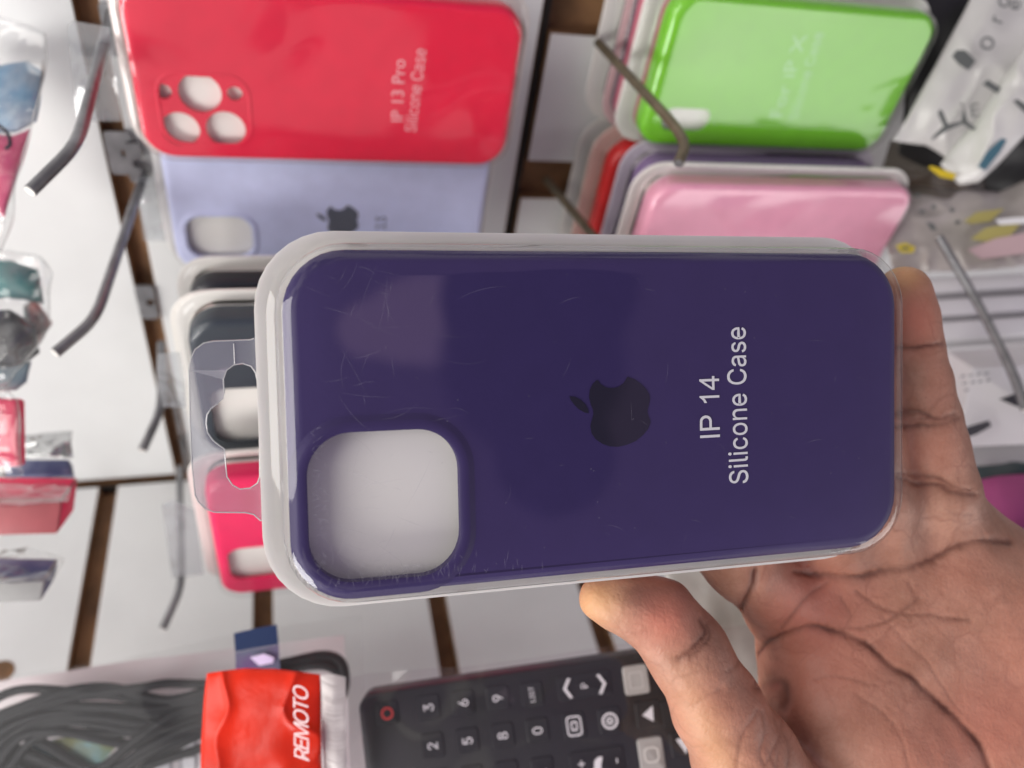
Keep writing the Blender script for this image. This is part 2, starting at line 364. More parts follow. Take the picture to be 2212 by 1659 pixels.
def flange_depth(h): return -h
def pack(fr, c, W, H, R, label, case_label, case_mat, tray=M_TRAYW, lid=M_LID2, h=.0115, margin=.0052, left=None, right=None,
         holes=(), rim=None, tab=None, group='blister packs hanging on hooks', lidz=.0022, shell_h=.0095, ins_z=-.0036):
    """A blister pack (tray, clear lid, hang tab) and, standing in it, a silicone phone case. c = centre (local), W,H the case."""
    x0 = c[0] - W / 2 - (margin if left is None else left); x1 = c[0] + W / 2 + (margin if right is None else right)
    fw, fc = x1 - x0, (x0 + x1) / 2; fh = H + 2 * margin
    root = empty('blister_pack', fr.mat((0, 0, 0)), label, 'blister pack', group)
    bm = bmesh.new()
    fo = rr(fw, fh, R + margin * .8, 8, (fc, c[1])); fi = rr(W + .003, H + .003, R + .001, 8, c); fl = rr(W - .001, H - .001, R, 8, c)
    # tray: border, then a shallow pan
    a = ring(bm, rr(fw, fh, R + margin * .8, 8, (fc, c[1])), -h - .0012); b = ring(bm, fo, -h); ci = ring(bm, fi, -h); d = ring(bm, fl, -h - .0012); 
    bridge(bm, a, b); bridge(bm, b, ci); bridge(bm, ci, d); bm.faces.new(d); bm.faces.new(a[::-1])
    tr = finish(bm, 'tray', tray, root, None, 35)
    # block in the tray that fills the case
    bm = bmesh.new(); loft(bm, [(rr(W - .0042, H - .0042, R - .002, 8, c), -h - .001), (rr(W - .0046, H - .0046, R - .0023, 8, c), ins_z)], cap1=True)
    finish(bm, 'tray_insert', M_TRAYW, tr, None, 35)
    # lid
    bm = bmesh.new()
    q = lambda o: rr(W + 2 * o, H + 2 * o, R + o, 8, c)
    rs = [(rr(fw - .0002, fh - .0002, R + margin * .8, 8, (fc, c[1])), -h + .0003), (q(.0022), -h + .0004), (q(.0016), -h + .0011)]
    top = lidz; rad = .0034; sh = 1.55 if lid is M_LID else 1.0
    for i in range(7):
        t = math.pi / 2 * i / 6; rs.append((q(.0012 - rad * sh + rad * sh * math.cos(t)), top - rad + rad * math.sin(t)))
    rs.append((q(.0012 - rad * sh - .002), top + .0000))
    loft(bm, rs, cap1=True); finish(bm, 'lid', lid, root, None, 50)
    if tab: tab(root, fr, x0, c)
    # case
    if case_label is None: return root, None
    cr = empty('phone_case', fr.mat(), case_label, 'phone case', 'silicone phone cases in blister packs')
    bm = bmesh.new(); rings = [(rr(W - .0008, H - .0008, R, 8, c), -shell_h)]
    rings.append((rr(W, H, R, 8, c), -shell_h + .0008))
    bv = .0032
    for i in range(7):
        t = math.pi / 2 * i / 6; o = -bv + bv * math.cos(t); rings.append((rr(W + 2 * o, H + 2 * o, R + o, 8, c), -bv * .9 + bv * .9 * math.sin(t)))
    rings = rings[:-1] + [(rings[-1][0], 0)]
    R1 = loft(bm, rings)
    ins = lambda o, z: ring(bm, rr(W + 2 * o, H + 2 * o, R + o, 8, c), z)
    b0 = ins(-.0018, -shell_h); b1 = ins(-.0018, -.0018 - .0015); b2 = ins(-.0034, -.0018)
    bridge(bm, R1[0], b0); bridge(bm, b0, b1); bridge(bm, b1, b2)
    ht = [ring(bm, p, 0) for p in holes]; hb = [ring(bm, p, -.0018) for p in holes]
    for x, y in zip(ht, hb): bridge(bm, x, y)
    fill(bm, [R1[-1]] + ht); fill(bm, [b2] + hb)
    finish(bm, 'shell', case_mat, cr, None, 38)
    if rim:
        (rw, rh, rc, rrad, wd, hh) = rim
        bm = bmesh.new(); g = lambda o: rr(rw - 2 * o, rh - 2 * o, rrad - o, 10, rc)
        rs = [(g(-.0014), -.0001), (g(-.0006), .0002), (g(0), hh * .72), (g(.0005), hh), (g(wd - .0005), hh), (g(wd), hh * .7), (g(wd), -.0019)]
        loft(bm, rs); finish(bm, 'camera_surround', case_mat, cr, None, 60)
    return root, cr

def stroke_plate(parent, polys, z, material, name, thick=.00012):
    bm = bmesh.new()
    for p in polys: slab(bm, p, z, z + thick)
    return finish(bm, name, material, parent, None, 0)

# --- the pack held in the hand
Rp = (0.0435, -0.2437, -0.028); th = np.linalg.norm(Rp); kx = np.array(Rp) / th
Kx = np.array([[0, -kx[2], kx[1]], [kx[2], 0, -kx[0]], [-kx[1], kx[0], 0]]); RM = np.eye(3) + math.sin(th) * Kx + (1 - math.cos(th)) * Kx @ Kx
HF = Fr((.0256, .0066, .1811), RM[:, 0], RM[:, 1], RM[:, 2])
M_PURP = sil('dark_purple_silicone', (.032, .019, .100), .5)
def tab_big(root, fr, x0, c):
    bm = bmesh.new(); P = lambda l: [fr.loc(x, y, .0125) for x, y in l]
    outer = P([(600, 737), (553, 724), (548, 731), (540, 734), (460, 737), (440, 741), (421, 755), (412, 775), (408, 800), (410, 900), (414, 1000), (421, 1070), (428, 1085), (444, 1100), (462, 1107), (530, 1108), (548, 1112), (562, 1125), (604, 1118)])
    hole = P([(484, 850), (482, 820), (489, 800), (505, 788), (524, 785), (542, 791), (552, 805), (556, 825), (560, 900), (561, 1030), (556, 1044), (540, 1055), (518, 1057), (502, 1048), (490, 1030), (487, 1000), (486, 985), (484, 970), (474, 963), (460, 952), (448, 935), (445, 915), (447, 896), (456, 882), (470, 872), (482, 862)])
    outer = [(p[0], p[1]) for p in outer]; slab(bm, outer, -.0130, -.0127, [hole])
    n0 = len(bm.faces)
    for lp in (outer[2:22], hole[:-1]): tube(bm, [(x, y, -.0128) for x, y in lp], .00015, 6)
    for a_, b_ in (((505, 742), (507, 787)),):
        p0, p1 = fr.loc(*a_, .0125), fr.loc(*b_, .0125); tube(bm, [(*p0, -.0126), (*p1, -.0126)], .00012, 6)
    bm.faces.ensure_lookup_table()
    for f_ in bm.faces[n0:]: f_.material_index = 1
    finish(bm, 'hang_tab', [M_TAB, M_EDGE], root)
hl = [HF.loc(x, y) for x, y in ((663, 1040), (992, 1050), (830, 930), (850, 1248))]
hx0, hx1, hy1, hy0 = hl[0][0], hl[1][0], hl[2][1], hl[3][1]
hc = ((hx0 + hx1) / 2, (hy0 + hy1) / 2); hw, hh_ = hx1 - hx0, hy1 - hy0
held, hcase = pack(HF, (0, 0), .1495, .0743, .0133,
    'cream bordered pack held up in the hand, with the purple case in it',
    'dark purple silicone case printed IP 14 Silicone Case, inside the hand-held pack', M_PURP, tray=M_TRAY, lid=M_LID,
    left=.0062, right=.0035, holes=[rr(hw + .0046, hh_ + .0046, .0115, 10, hc)], rim=(hw + .0048, hh_ + .0048, hc, .0116, .0024, .0008), tab=tab_big,
    group='phone case packs', ins_z=-.0058)
stroke_plate(hcase, [[HF.loc(*p) for p in logo_px(LOGO)], [HF.loc(*p) for p in logo_px(LEAF)]], .00004, M_INKK, 'logo')
def vtext(fr, s, p0, p1, height_px, material, parent, z=.0001, **kw):
    """text written along the line from pixel p0 to p1 (baseline centre line), fitted to that length"""
    a = np.array(fr.loc(*p0)); b = np.array(fr.loc(*p1)); d = b - a; ang = math.atan2(d[1], d[0])
    t = text(s, .01, Matrix.Identity(4), material, parent, **kw)
    xs = [v.co.x for v in t.data.vertices]; ys = [v.co.y for v in t.data.vertices]
    sx = np.linalg.norm(d) / (max(xs) - min(xs)); h0 = np.array(fr.loc(p0[0] + height_px, p0[1])) - a
    sy = abs(np.linalg.norm(h0)) / (max(ys) - min(ys))
    cx_, cy_ = min(xs), (max(ys) + min(ys)) / 2
    t.data.transform(Matrix.Diagonal((sx, sy, 1, 1)) @ Matrix.Translation((-cx_, -cy_, 0)))
    t.matrix_local = T(a[0], a[1], z, ang); return t
# IP 14 in plain grotesque capitals, cut as polygons (cap height 1)
def arc(cx_, cy_, rx_, ry_, a0, a1, n=12): return [(cx_ + rx_ * math.cos(math.radians(a0 + (a1 - a0) * i / n)), cy_ + ry_ * math.sin(math.radians(a0 + (a1 - a0) * i / n))) for i in range(n + 1)]
GL = [(0, [(.13, 0), (.26, 0), (.26, 1), (.13, 1)], []),
      (.388, [(.11, 0), (.24, 0), (.24, .405)] + arc(.57, .7025, .29, .2975, -90, 90) + [(.11, 1)], [[(.24, .52)] + arc(.55, .7025, .175, .1825, -90, 90) + [(.24, .885)]]),
      (1.707, [(.40, 0), (.52, 0), (.52, 1), (.44, 1), (.37, .90), (.27, .81), (.16, .75), (.16, .63), (.30, .70), (.40, .78)], []),
      (2.484, [(.45, 0), (.573, 0), (.573, .24), (.71, .24), (.71, .355), (.573, .355), (.573, 1), (.475, 1), (.02, .355), (.02, .24), (.45, .24)], [[(.145, .355), (.45, .355), (.45, .80)]])]
pa_, pb_ = np.array(HF.loc(1533, 945)), np.array(HF.loc(1531, 812.5)); dv = (pb_ - pa_) / 3.064; pv = np.array(HF.loc(1575, 945)) - pa_; pv = pv - dv * (pv @ dv) / (dv @ dv)
bm = bmesh.new()
for ox_, po, ho in GL:
    g_ = lambda P_: [tuple(pa_ + dv * (x + ox_ - .13) + pv * (.5 - y)) for x, y in P_]
    slab(bm, g_(po), .00015, .00025, [g_(h) for h in ho])
finish(bm, 'lettering', M_INKW, hcase, None, 0)
vtext(HF, 'Silicone Case', (1595, 1044), (1589, 707), 41.5, M_INKW, hcase, z=.00015, bold=.00004)

# --- packs hanging along the first wall
def wallframe(px, py, z, dx=0, dy=0, tilt=0):
    n = L; x = S; u = U
    if tilt:
        c, s = math.cos(tilt), math.sin(tilt); u, n = U * c - L * s, L * c + U * s
    return Fr(at(px, py, z), x, u, n)
def small_tab(px_outer, hole=None):
    def f(root, fr, x0, c):
        bm = bmesh.new(); P = [fr.loc(x, y, .013) for x, y in px_outer]
        slab(bm, P, -.0133, -.0130, [[fr.loc(x, y, .013) for x, y in hole]] if hole else []); finish(bm, 'hang_tab', M_TAB, root)
    return f
def rect_from(fr, left_px, right_px, top_px=None, bottom_px=None, H=None):
    x0 = np.mean([fr.loc(*p)[0] for p in left_px]); x1 = np.mean([fr.loc(*p)[0] for p in right_px]); W = x1 - x0
    if top_px and bottom_px: y1 = fr.loc(*top_px)[1]; y0 = fr.loc(*bottom_px)[1]
    elif bottom_px: y0 = fr.loc(*bottom_px)[1]; y1 = y0 + H
    else: y1 = fr.loc(*top_px)[1]; y0 = y1 - H
    return ((x0 + x1) / 2, (y0 + y1) / 2), W, y1 - y0
# red
fr = wallframe(265, 20, .282); c, W, H = rect_from(fr, [(265, 20), (294, 278)], [(1138, 69), (1091, 309)], (1000, 8), (817, 354))
holes = []
for (x, y, rx) in ((432, 202, 47), (390, 280, 42), (488, 280, 43), (353, 198, 18), (507, 203, 17)):
    a = fr.loc(x, y); b = fr.loc(x + rx, y); holes.append(circ(a[0], a[1], b[0] - a[0], n=24))
p, k = pack(fr, c, W, H, .0125, 'red phone case pack hanging at the top left of centre', 'bright red silicone case with five round camera openings, printed IP 13 Pro',
    sil('bright_red_silicone', (.78, .004, .046)), holes=holes, lid=M_LID4, tab=small_tab([(238, 60), (158, 45), (147, 55), (148, 90), (165, 250), (178, 262), (262, 262)]))
vtext(fr, 'IP 13 Pro', (857, 262), (862, 128), 26, M_INKP, k, plain=True); vtext(fr, 'Silicone Case', (886, 284), (908, 105), 26, M_INKP, k, bold=.0001)
isl = [fr.loc(x, y) for x, y in ((325, 150), (552, 320))]
bm = bmesh.new(); ww, hh2 = isl[1][0] - isl[0][0], isl[0][1] - isl[1][1]; ic = ((isl[0][0] + isl[1][0]) / 2, (isl[0][1] + isl[1][1]) / 2)
loft(bm, [(rr(ww, hh2, .009, 8, ic), .00005), (rr(ww - .0012, hh2 - .0012, .0085, 8, ic), .0003), (rr(ww - .0026, hh2 - .0026, .008, 8, ic), .0003), (rr(ww - .0036, hh2 - .0036, .0075, 8, ic), .00005)])
finish(bm, 'camera_surround', [q_ for q_ in k.children if q_.name.startswith('shell')][0].data.materials[0], k)
# lilac
fr = wallframe(364, 488, .372); c, W, H = rect_from(fr, [(360, 430)], [(1062, 370), (1036, 494)], None, (700, 584), H=.0735)
a, b = fr.loc(396, 466), fr.loc(550, 556); hb = rr(b[0] - a[0], a[1] - b[1], .0075, 8, ((a[0] + b[0]) / 2, (a[1] + b[1]) / 2))
p, k = pack(fr, c, W, H, .012, 'pale lilac phone case pack hanging under the red one', 'pale lilac silicone case with grey logo and the number 13',
    sil('pale_lilac_silicone', (.66, .70, .97)), holes=[hb], rim=(b[0] - a[0] + .004, a[1] - b[1] + .004, ((a[0] + b[0]) / 2, (a[1] + b[1]) / 2), .010, .0021, .0008), tab=small_tab([(350, 380), (300, 385), (296, 400), (310, 520), (362, 520)]))
ox, oy = fr.loc(740, 476); sx = .0000318
def lg(pts): return [(ox + (x - 940) * sx, oy - (y - 880) * sx) for x, y in pts]
stroke_plate(k, [lg(LOGO), lg(LEAF)], .00004, mat('grey_ink', (.10, .11, .14), .5), 'logo'); vtext(fr, '13', (822, 494), (824, 468), 22, mat('grey_ink', (.10, .11, .14), .5), k, bold=.0002)
# dark ones below
M_NAVY = sil('near_black_silicone', (.018, .020, .028), .4)
fr = wallframe(405, 640, .345); a0 = fr.loc(408, 660)[0]
p, k = pack(fr, (a0 + .0735, fr.loc(450, 612)[1] - .0367), .147, .0735, .012, 'dark phone case pack second below the lilac one, mostly covered', 'black silicone case of which only the top edge shows', M_NAVY, margin=.0055)
fr = wallframe(390, 740, .312); a0 = fr.loc(392, 740)[0]
p, k = pack(fr, (a0 + .0735, fr.loc(450, 690)[1] - .0367), .147, .0735, .012, 'white rimmed pack just behind the frontmost dark pack', None, M_NAVY, margin=.0048)
fr = wallframe(405, 740, .292); a0 = fr.loc(405, 740)[0]
a, b = fr.loc(450, 842), fr.loc(640, 948); hb = rr(b[0] - a[0], a[1] - b[1], .0068, 8, ((a[0] + b[0]) / 2, (a[1] + b[1]) / 2))
p, k = pack(fr, (a0 + .0735, fr.loc(450, 694)[1] - .0375), .147, .0750, .012, 'dark phone case pack seen through the clear hanging tab', 'blue-black silicone case with a white camera opening, behind the hanging tab',
    sil('blue_black_silicone', (.035, .045, .06), .4), holes=[hb], margin=.005, tab=small_tab([(400, 760), (340, 765), (338, 800), (352, 880), (404, 880)]))
# hot pink
fr = wallframe(440, 1060, .312); a0 = np.mean([fr.loc(434, 1055)[0], fr.loc(476, 1235)[0]]); y0 = fr.loc(540, 1284)[1]; y1 = fr.loc(480, 1040)[1]
a, b = fr.loc(488, 1188), fr.loc(640, 1242); hb = rr(b[0] - a[0], a[1] - b[1], .0064, 8, ((a[0] + b[0]) / 2, (a[1] + b[1]) / 2))
p, k = pack(fr, (a0 + .0735, (y0 + y1) / 2), .147, y1 - y0, .010, 'hot pink phone case pack at the lower left corner of the held pack', 'hot pink silicone case with a pill shaped camera opening',
    sil('hot_pink_silicone', (.90, .02, .12)), holes=[hb], margin=.004, left=.007, tab=small_tab([(420, 1100), (372, 1080), (350, 1090), (372, 1250), (440, 1240)]))
# green
fr = wallframe(1432, 98, .345); c, W, H = rect_from(fr, [(1432, 98), (1387, 278)], [(2013, 55), (1948, 248)], (1700, 4), (1703, 324))
a, b = fr.loc(1437, 232), fr.loc(1527, 286); hb = rr(b[0] - a[0], a[1] - b[1], .0055, 8, ((a[0] + b[0]) / 2, (a[1] + b[1]) / 2))
p, k = pack(fr, c, W, H, .0115, 'lime green phone case pack hanging at the top right', 'lime green silicone case with a small pill shaped camera opening',
    sil('lime_green_silicone', (.19, .60, .02)), holes=[hb], lid=M_LID3, left=.009, margin=.004)
vtext(fr, 'For iP X', (1675, 252), (1730, 75), 26, M_INKG, k, plain=True); vtext(fr, 'Silicone Case', (1713, 258), (1768, 70), 20, M_INKG, k, bold=.0001)
# behind green
fr = wallframe(1345, 150, .362); x0 = fr.loc(1350, 150)[0]; y0 = fr.loc(1400, 290)[1]
pack(fr, (x0 + .071, y0 + .036), .138, .069, .012, 'dusky pink pack directly behind the lime green one', 'dusky rose silicone case behind the lime green case', sil('rose_silicone', (.55, .16, .22)), left=.004, margin=.005, tray=mat('rose_tray', (.62, .44, .45), .4))
fr = wallframe(1310, 150, .373); x0 = fr.loc(1322, 150)[0]; y0 = fr.loc(1400, 270)[1]
pack(fr, (x0 + .071, y0 + .036), .138, .069, .012, 'grey pack furthest back behind the lime green one', 'dark grey silicone case furthest back behind the lime green case', sil('slate_silicone', (.07, .08, .11)), left=.008, margin=.005)
# red below green
fr = wallframe(1237, 490, .4375); x0 = fr.loc(1252, 490)[0]; y1 = fr.loc(1400, 296)[1]
pack(fr, (x0 + .0735, y1 - .0367), .147, .0735, .014, 'grey pack at the back, left of the scarlet case pack', 'navy silicone case at the back, left of the scarlet case', sil('navy_silicone', (.03, .04, .10)), left=.007, margin=.006)
fr = wallframe(1272, 490, .4225); x0 = fr.loc(1284, 490)[0]; y1 = fr.loc(1400, 312)[1]
pack(fr, (x0 + .0735, y1 - .0367), .147, .0735, .014, 'scarlet phone case pack half hidden under the lime green one', 'scarlet silicone case half hidden under the lime green case', sil('scarlet_silicone', (.62, .02, .02), .35), left=.007, margin=.005, tray=mat('peach_tray', (.72, .52, .46), .4))
fr = wallframe(1342, 440, .390); x0 = fr.loc(1366, 440)[0]; x1 = fr.loc(1898, 380)[0]; y1 = fr.loc(1600, 352)[1]
pack(fr, ((x0 + x1) / 2, y1 - .0367), x1 - x0, .0735, .012, 'lavender phone case pack just behind the pale pink one', 'lavender silicone case just behind the pale pink case', sil('lavender_silicone', (.26, .17, .34)), left=.0065, margin=.0048, tray=mat('lavender_tray', (.66, .60, .68), .4))
fr = wallframe(1387, 503, .372); c, W, H = rect_from(fr, [(1387, 503)], [(1928, 541), (1957, 440)], (1600, 402), None, H=.0735)
pack(fr, c, W, H, .012, 'pale pink phone case pack just above the top edge of the held pack', 'pale pink silicone case just above the held pack', sil('pale_pink_silicone', (.92, .40, .54)), lid=M_LID3, left=.0065, margin=.0045, tray=M_TRAYW)

# fine scratches worn into the hand-held lid, worst near its left end
def scratches(lid):
    rnd = random.Random(3); bm = bmesh.new(); bm.from_mesh(lid.data)
    def stroke(x, y, a, ln, wd, bend):
        pts = []; n = 6
        for i in range(n + 1):
            t = i / n - .5; aa = a + bend * t
            pts.append((x + ln * t * math.cos(aa), y + ln * t * math.sin(aa)))
        prev = None
        for i, (px, py) in enumerate(pts):
            ww = wd * (1 - abs(i / n - .5) * 1.6); nx, ny = -math.sin(a) * ww / 2, math.cos(a) * ww / 2
            cur = (bm.verts.new((px + nx, py + ny, .00224)), bm.verts.new((px - nx, py - ny, .00224)))
            if prev: bm.faces.new((prev[0], prev[1], cur[1], cur[0])).material_index = 1
            prev = cur
    for i in range(100):
        if i < 65: x = -.069 + abs(rnd.gauss(0, .016)); y = rnd.uniform(-.033, .033)
        else: x = rnd.uniform(-.068, .066); y = rnd.uniform(-.033, .033)
        if abs(x) > .069: continue
        a = rnd.choice((-.5, -.35, 1.3, .1, rnd.uniform(-1.5, 1.5))) + rnd.gauss(0, .15)
        stroke(x, y, a, rnd.uniform(.0015, .013) * (1 if i < 65 else .4), rnd.uniform(.00003, .00008), rnd.gauss(0, .35))
    for i in range(90):   # dense rubbed patches
        x = rnd.gauss(-.050, .013); y = -.0335 + abs(rnd.gauss(0, .0018))
        if -.069 < x < .06: stroke(x, y, 1.45 + rnd.gauss(0, .35), rnd.uniform(.0008, .0028), .0001, 0)
    for i in range(60):
        stroke(-.0695 + abs(rnd.gauss(0, .0015)), rnd.uniform(-.03, .0), rnd.gauss(0, .8), rnd.uniform(.0006, .002), .0001, 0)
    for i in range(40):   # dust
        stroke(rnd.uniform(-.065, .068), rnd.uniform(-.033, .033), rnd.uniform(0, 3), rnd.uniform(.0002, .0005), .00018, 0)
    bm.to_mesh(lid.data); bm.free(); lid.data.materials.append(M_SCR)
for ch in held.children:
    if ch.name.startswith('lid'): scratches(ch)

# ------------------------------------------------------------------ loose things: built in the same space, each about its own centre
def from_cv(name, verts, faces, mats, parent=None, mi=None, smooth=45, root_inv=None):
    V = np.array(verts, float)
    if parent is None:
        c = V.mean(0); fr = Fr(c, S, U, L); Mx = fr.mat()
    inv = (parent.matrix_world if parent is not None else Mx).inverted()
    me = bpy.data.meshes.new(name); me.from_pydata([tuple(inv @ wp(v)) for v in V], [], faces)
    for m in (mats if isinstance(mats, (list, tuple)) else [mats]): me.materials.append(m)
    bm = bmesh.new(); bm.from_mesh(me)
    if mi:
        bm.faces.ensure_lookup_table()
        for i, k in enumerate(mi): bm.faces[i].material_index = k
    bmesh.ops.recalc_face_normals(bm, faces=bm.faces); bm.to_mesh(me); bm.free()
    if smooth: me.polygons.foreach_set('use_smooth', [True] * len(me.polygons)); me.set_sharp_from_angle(angle=math.radians(smooth))
    o = bpy.data.objects.new(name, me); COL.objects.link(o)
    if parent is not None: o.parent = parent
    else: o.matrix_world = Mx
    return o
from mathutils import noise as mn
def pillow(name, top, bot, thick, mats, parent=None, nu=36, nv=24, wob=.0012, ws=45, fold=0.0, sheet=False, seed=0):
    """soft flat thing between an upper and a lower edge, edges given as (px, py, depth)"""
    A = resample([at(*p) for p in top], nu + 1); B = resample([at(*p) for p in bot], nu + 1)
    Fv, Bv = [], []
    for j in range(nv + 1):
        for i in range(nu + 1):
            u, v = i / nu, j / nv; p = A[i] * (1 - v) + B[i] * v; d = nrm(p)
            q = Vector(p * ws) + Vector((seed * 7.1, 0, 0))
            e = (math.sin(math.pi * u) * math.sin(math.pi * v)) ** .45
            n1 = mn.noise(q) + .5 * mn.noise(q * 2.3) + fold * (1 - abs(mn.noise(q * 1.3)) * 2) ** 3
            side = nrm(np.cross(d, (0, 0, 1))) if abs(d[2]) < .999 else np.array([1, 0, 0])
            p = p + np.array([mn.noise(q + Vector((9, 1, 2))), mn.noise(q + Vector((2, 8, 3))), 0]) * wob * .8
            Fv.append(p - d * (thick / 2 * e + n1 * wob)); Bv.append(p + d * (thick / 2 * e - n1 * wob * (1 if sheet else .6) + (1 - e) * .0002))
    W_ = nu + 1; faces = []
    for j in range(nv):
        for i in range(nu):
            a = j * W_ + i; faces.append((a, a + 1, a + W_ + 1, a + W_))
    if sheet: return from_cv(name, Fv, faces, mats, parent, smooth=180)
    n = len(Fv); fb = [tuple(x + n for x in f[::-1]) for f in faces]; rim = []
    bd = [i for i in range(W_)] + [j * W_ + nu for j in range(1, nv + 1)] + [nv * W_ + i for i in range(nu - 1, -1, -1)] + [j * W_ for j in range(nv - 1, 0, -1)]
    for a, b in zip(bd, bd[1:] + bd[:1]): rim.append((a, b, b + n, a + n))
    return from_cv(name, Fv + Bv, faces + fb + rim, mats, parent, smooth=60)
def prism(name, quad, ln, mats, parent=None, direction=None, bev=.0006, mi=None):
    """box whose front face is four (px, py, depth) corners, running back by ln"""
    Q = [at(*q) for q in quad]; n = nrm(np.cross(Q[1] - Q[0], Q[3] - Q[0])) if direction is None else nrm(direction)
    if n[2] < 0: n = -n
    V = Q + [q + n * ln for q in Q]
    Fc = [(0, 1, 2, 3), (7, 6, 5, 4), (0, 4, 5, 1), (1, 5, 6, 2), (2, 6, 7, 3), (3, 7, 4, 0)]
    o = from_cv(name, V, Fc, mats, parent, mi=mi, smooth=0)
    if bev:
        bm = bmesh.new(); bm.from_mesh(o.data); bmesh.ops.bevel(bm, geom=bm.edges[:], offset=bev, segments=2, affect='EDGES', profile=.5); bm.to_mesh(o.data); bm.free()
        o.data.polygons.foreach_set('use_smooth', [True] * len(o.data.polygons)); o.data.set_sharp_from_angle(angle=math.radians(50))
    return o
def flat(name, pts, mats, parent, z=None, lift=.0004):
    """flat print on something: polygon of (px, py, depth)"""
    V = [at(*p) for p in pts]; n = len(V); V2 = [v - nrm(v) * lift for v in V]
    fc = [tuple(range(n)), tuple(range(2 * n - 1, n - 1, -1))] + [(i, (i + 1) % n, (i + 1) % n + n, i + n) for i in range(n)]
    return from_cv(name, V + V2, fc, mats, parent, smooth=0)
def cables(name, pts, rad, n, spread, mats, parent=None, seed=0):
    rnd = random.Random(seed); C = curve([at(*p) for p in pts], 8); vs, fs = [], []
    for k in range(n):
        ph = rnd.uniform(0, 6.28); off = (k - (n - 1) / 2) * spread; m = 10
        for i, p in enumerate(C):
            t = nrm(C[min(i + 1, len(C) - 1)] - C[max(i - 1, 0)]); sd = nrm(np.cross(t, (0, 0, 1))); up = np.cross(sd, t)
            o = p + sd * off * (1 + .25 * math.sin(i * .25 + ph)) + up * rnd.uniform(-.0001, .0001) + up * .001 * math.sin(i * .2 + ph)
            for j in range(m):
                a = 2 * math.pi * j / m; vs.append(o + (sd * math.cos(a) + up * math.sin(a)) * rad)
        b = len(vs) - len(C) * m
        for i in range(len(C) - 1):
            for j in range(m): q = b + i * m + j; r_ = b + i * m + (j + 1) % m; fs.append((q, r_, r_ + m, q + m))
    return from_cv(name, vs, fs, mats, parent, smooth=80)

# --- left edge: wrapped goods on hooks out of the picture
M_BLUEP = mat('blue_printed_card', (.10, .26, .42), .5, col2=(.42, .44, .48), vscale=45)
M_PINKC = mat('raspberry_card', (.62, .05, .16), .45, var=.2, vscale=30)
M_TEAL = mat('teal_card', (.02, .24, .23), .45, col2=(.10, .12, .13), vscale=50)
M_CHAR = mat('charcoal_rubber', (.035, .035, .04), .45, var=.2, vscale=90)
M_RUST = mat('rust_card', (.42, .10, .08), .45, col2=(.12, .25, .24), vscale=90)
M_HOT = mat('neon_pink_card', (.92, .03, .12), .4)
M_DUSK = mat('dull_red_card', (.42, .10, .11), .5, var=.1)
M_BLU = mat('navy_card', (.06, .08, .20), .4, col2=(.20, .22, .34), vscale=80)
M_FOIL = mat('silver_foil', (.55, .56, .56), .22, metal=.9, bump=.9, bscale=90)
M_GREY = mat('grey_card', (.36, .36, .35), .6, var=.08)
WG = 'film wrapped goods at the left edge'
o = pillow('wrapped_card', [(-70, 150, .318), (60, 128, .316), (96, 150, .315)], [(-70, 282, .316), (40, 288, .314), (76, 268, .314)], .012, M_BLUEP, wob=.0025, seed=1)
tag(o, 'blue and grey patterned goods inside the clear bag at the upper left edge', 'wrapped goods', WG)
o = pillow('wrapped_card', [(-70, 286, .315), (30, 290, .314), (70, 276, .313)], [(-70, 480, .31), (10, 470, .31), (32, 400, .31)], .012, M_PINKC, wob=.002, seed=2)
tag(o, 'raspberry pink goods with a black curl inside the upper left clear bag', 'wrapped goods', WG)
bm_pts = curve([at(-8, 268, .303), at(14, 285, .303), at(22, 310, .303), at(12, 322, .303)], 6)
cr_ = [p for p in bm_pts]; inv = o.matrix_world.inverted(); bm = bmesh.new(); tube(bm, [inv @ wp(p) for p in cr_], .0007, 8); finish(bm, 'curl_print', M_INKK, o)
o = pillow('clear_bag', [(-80, 20, .30), (10, 42, .302), (101, 76, .305), (103, 130, .305)], [(-80, 560, .29), (0, 540, .29), (22, 474, .292), (44, 372, .297)], .020, M_FILM, wob=.003, ws=60, fold=.5, nu=60, nv=70, seed=3)
tag(o, 'crinkled clear bag round blue and pink goods at the upper left edge', 'bag', 'clear film bags')
o = pillow('wrapped_card', [(-60, 560, .325), (20, 560, .325), (92, 585, .325)], [(-60, 640, .325), (40, 650, .325), (95, 655, .325)], .016, M_TEAL, wob=.0025, seed=4)
tag(o, 'teal goods in clear film below the upper left bag', 'wrapped goods', WG)
o = pillow('wrapped_card', [(55, 655, .33), (80, 640, .33), (110, 690, .33)], [(55, 735, .33), (85, 745, .33), (112, 700, .33)], .010, M_RUST, wob=.002, seed=5, nu=16, nv=12)
tag(o, 'small rust red and green goods beside the teal ones', 'wrapped goods', WG)
o = pillow('wrapped_card', [(-60, 672, .32), (20, 668, .32), (80, 700, .322)], [(-60, 790, .32), (30, 800, .32), (88, 762, .322)], .016, M_CHAR, wob=.002, seed=6)
tag(o, 'dark charcoal goods in film under the teal ones', 'wrapped goods', WG)
o = pillow('clear_bag', [(-80, 530, .31), (20, 540, .312), (80, 552, .315), (115, 590, .316)], [(-80, 850, .30), (20, 840, .302), (50, 800, .305), (112, 700, .312)], .022, M_FILM, wob=.003, ws=60, fold=.5, nu=50, nv=60, seed=7)
tag(o, 'crinkled clear bag round the teal and charcoal goods', 'bag', 'clear film bags')
o = pillow('wrapped_card', [(-60, 792, .318), (20, 795, .318), (70, 785, .318)], [(-60, 840, .312), (30, 842, .312), (58, 825, .313)], .010, mat('pale_blue_card', (.25, .36, .42), .5, col2=(.5, .5, .5), vscale=60), wob=.002, seed=16)
tag(o, 'pale blue goods in film just above the neon pink box', 'wrapped goods', WG)
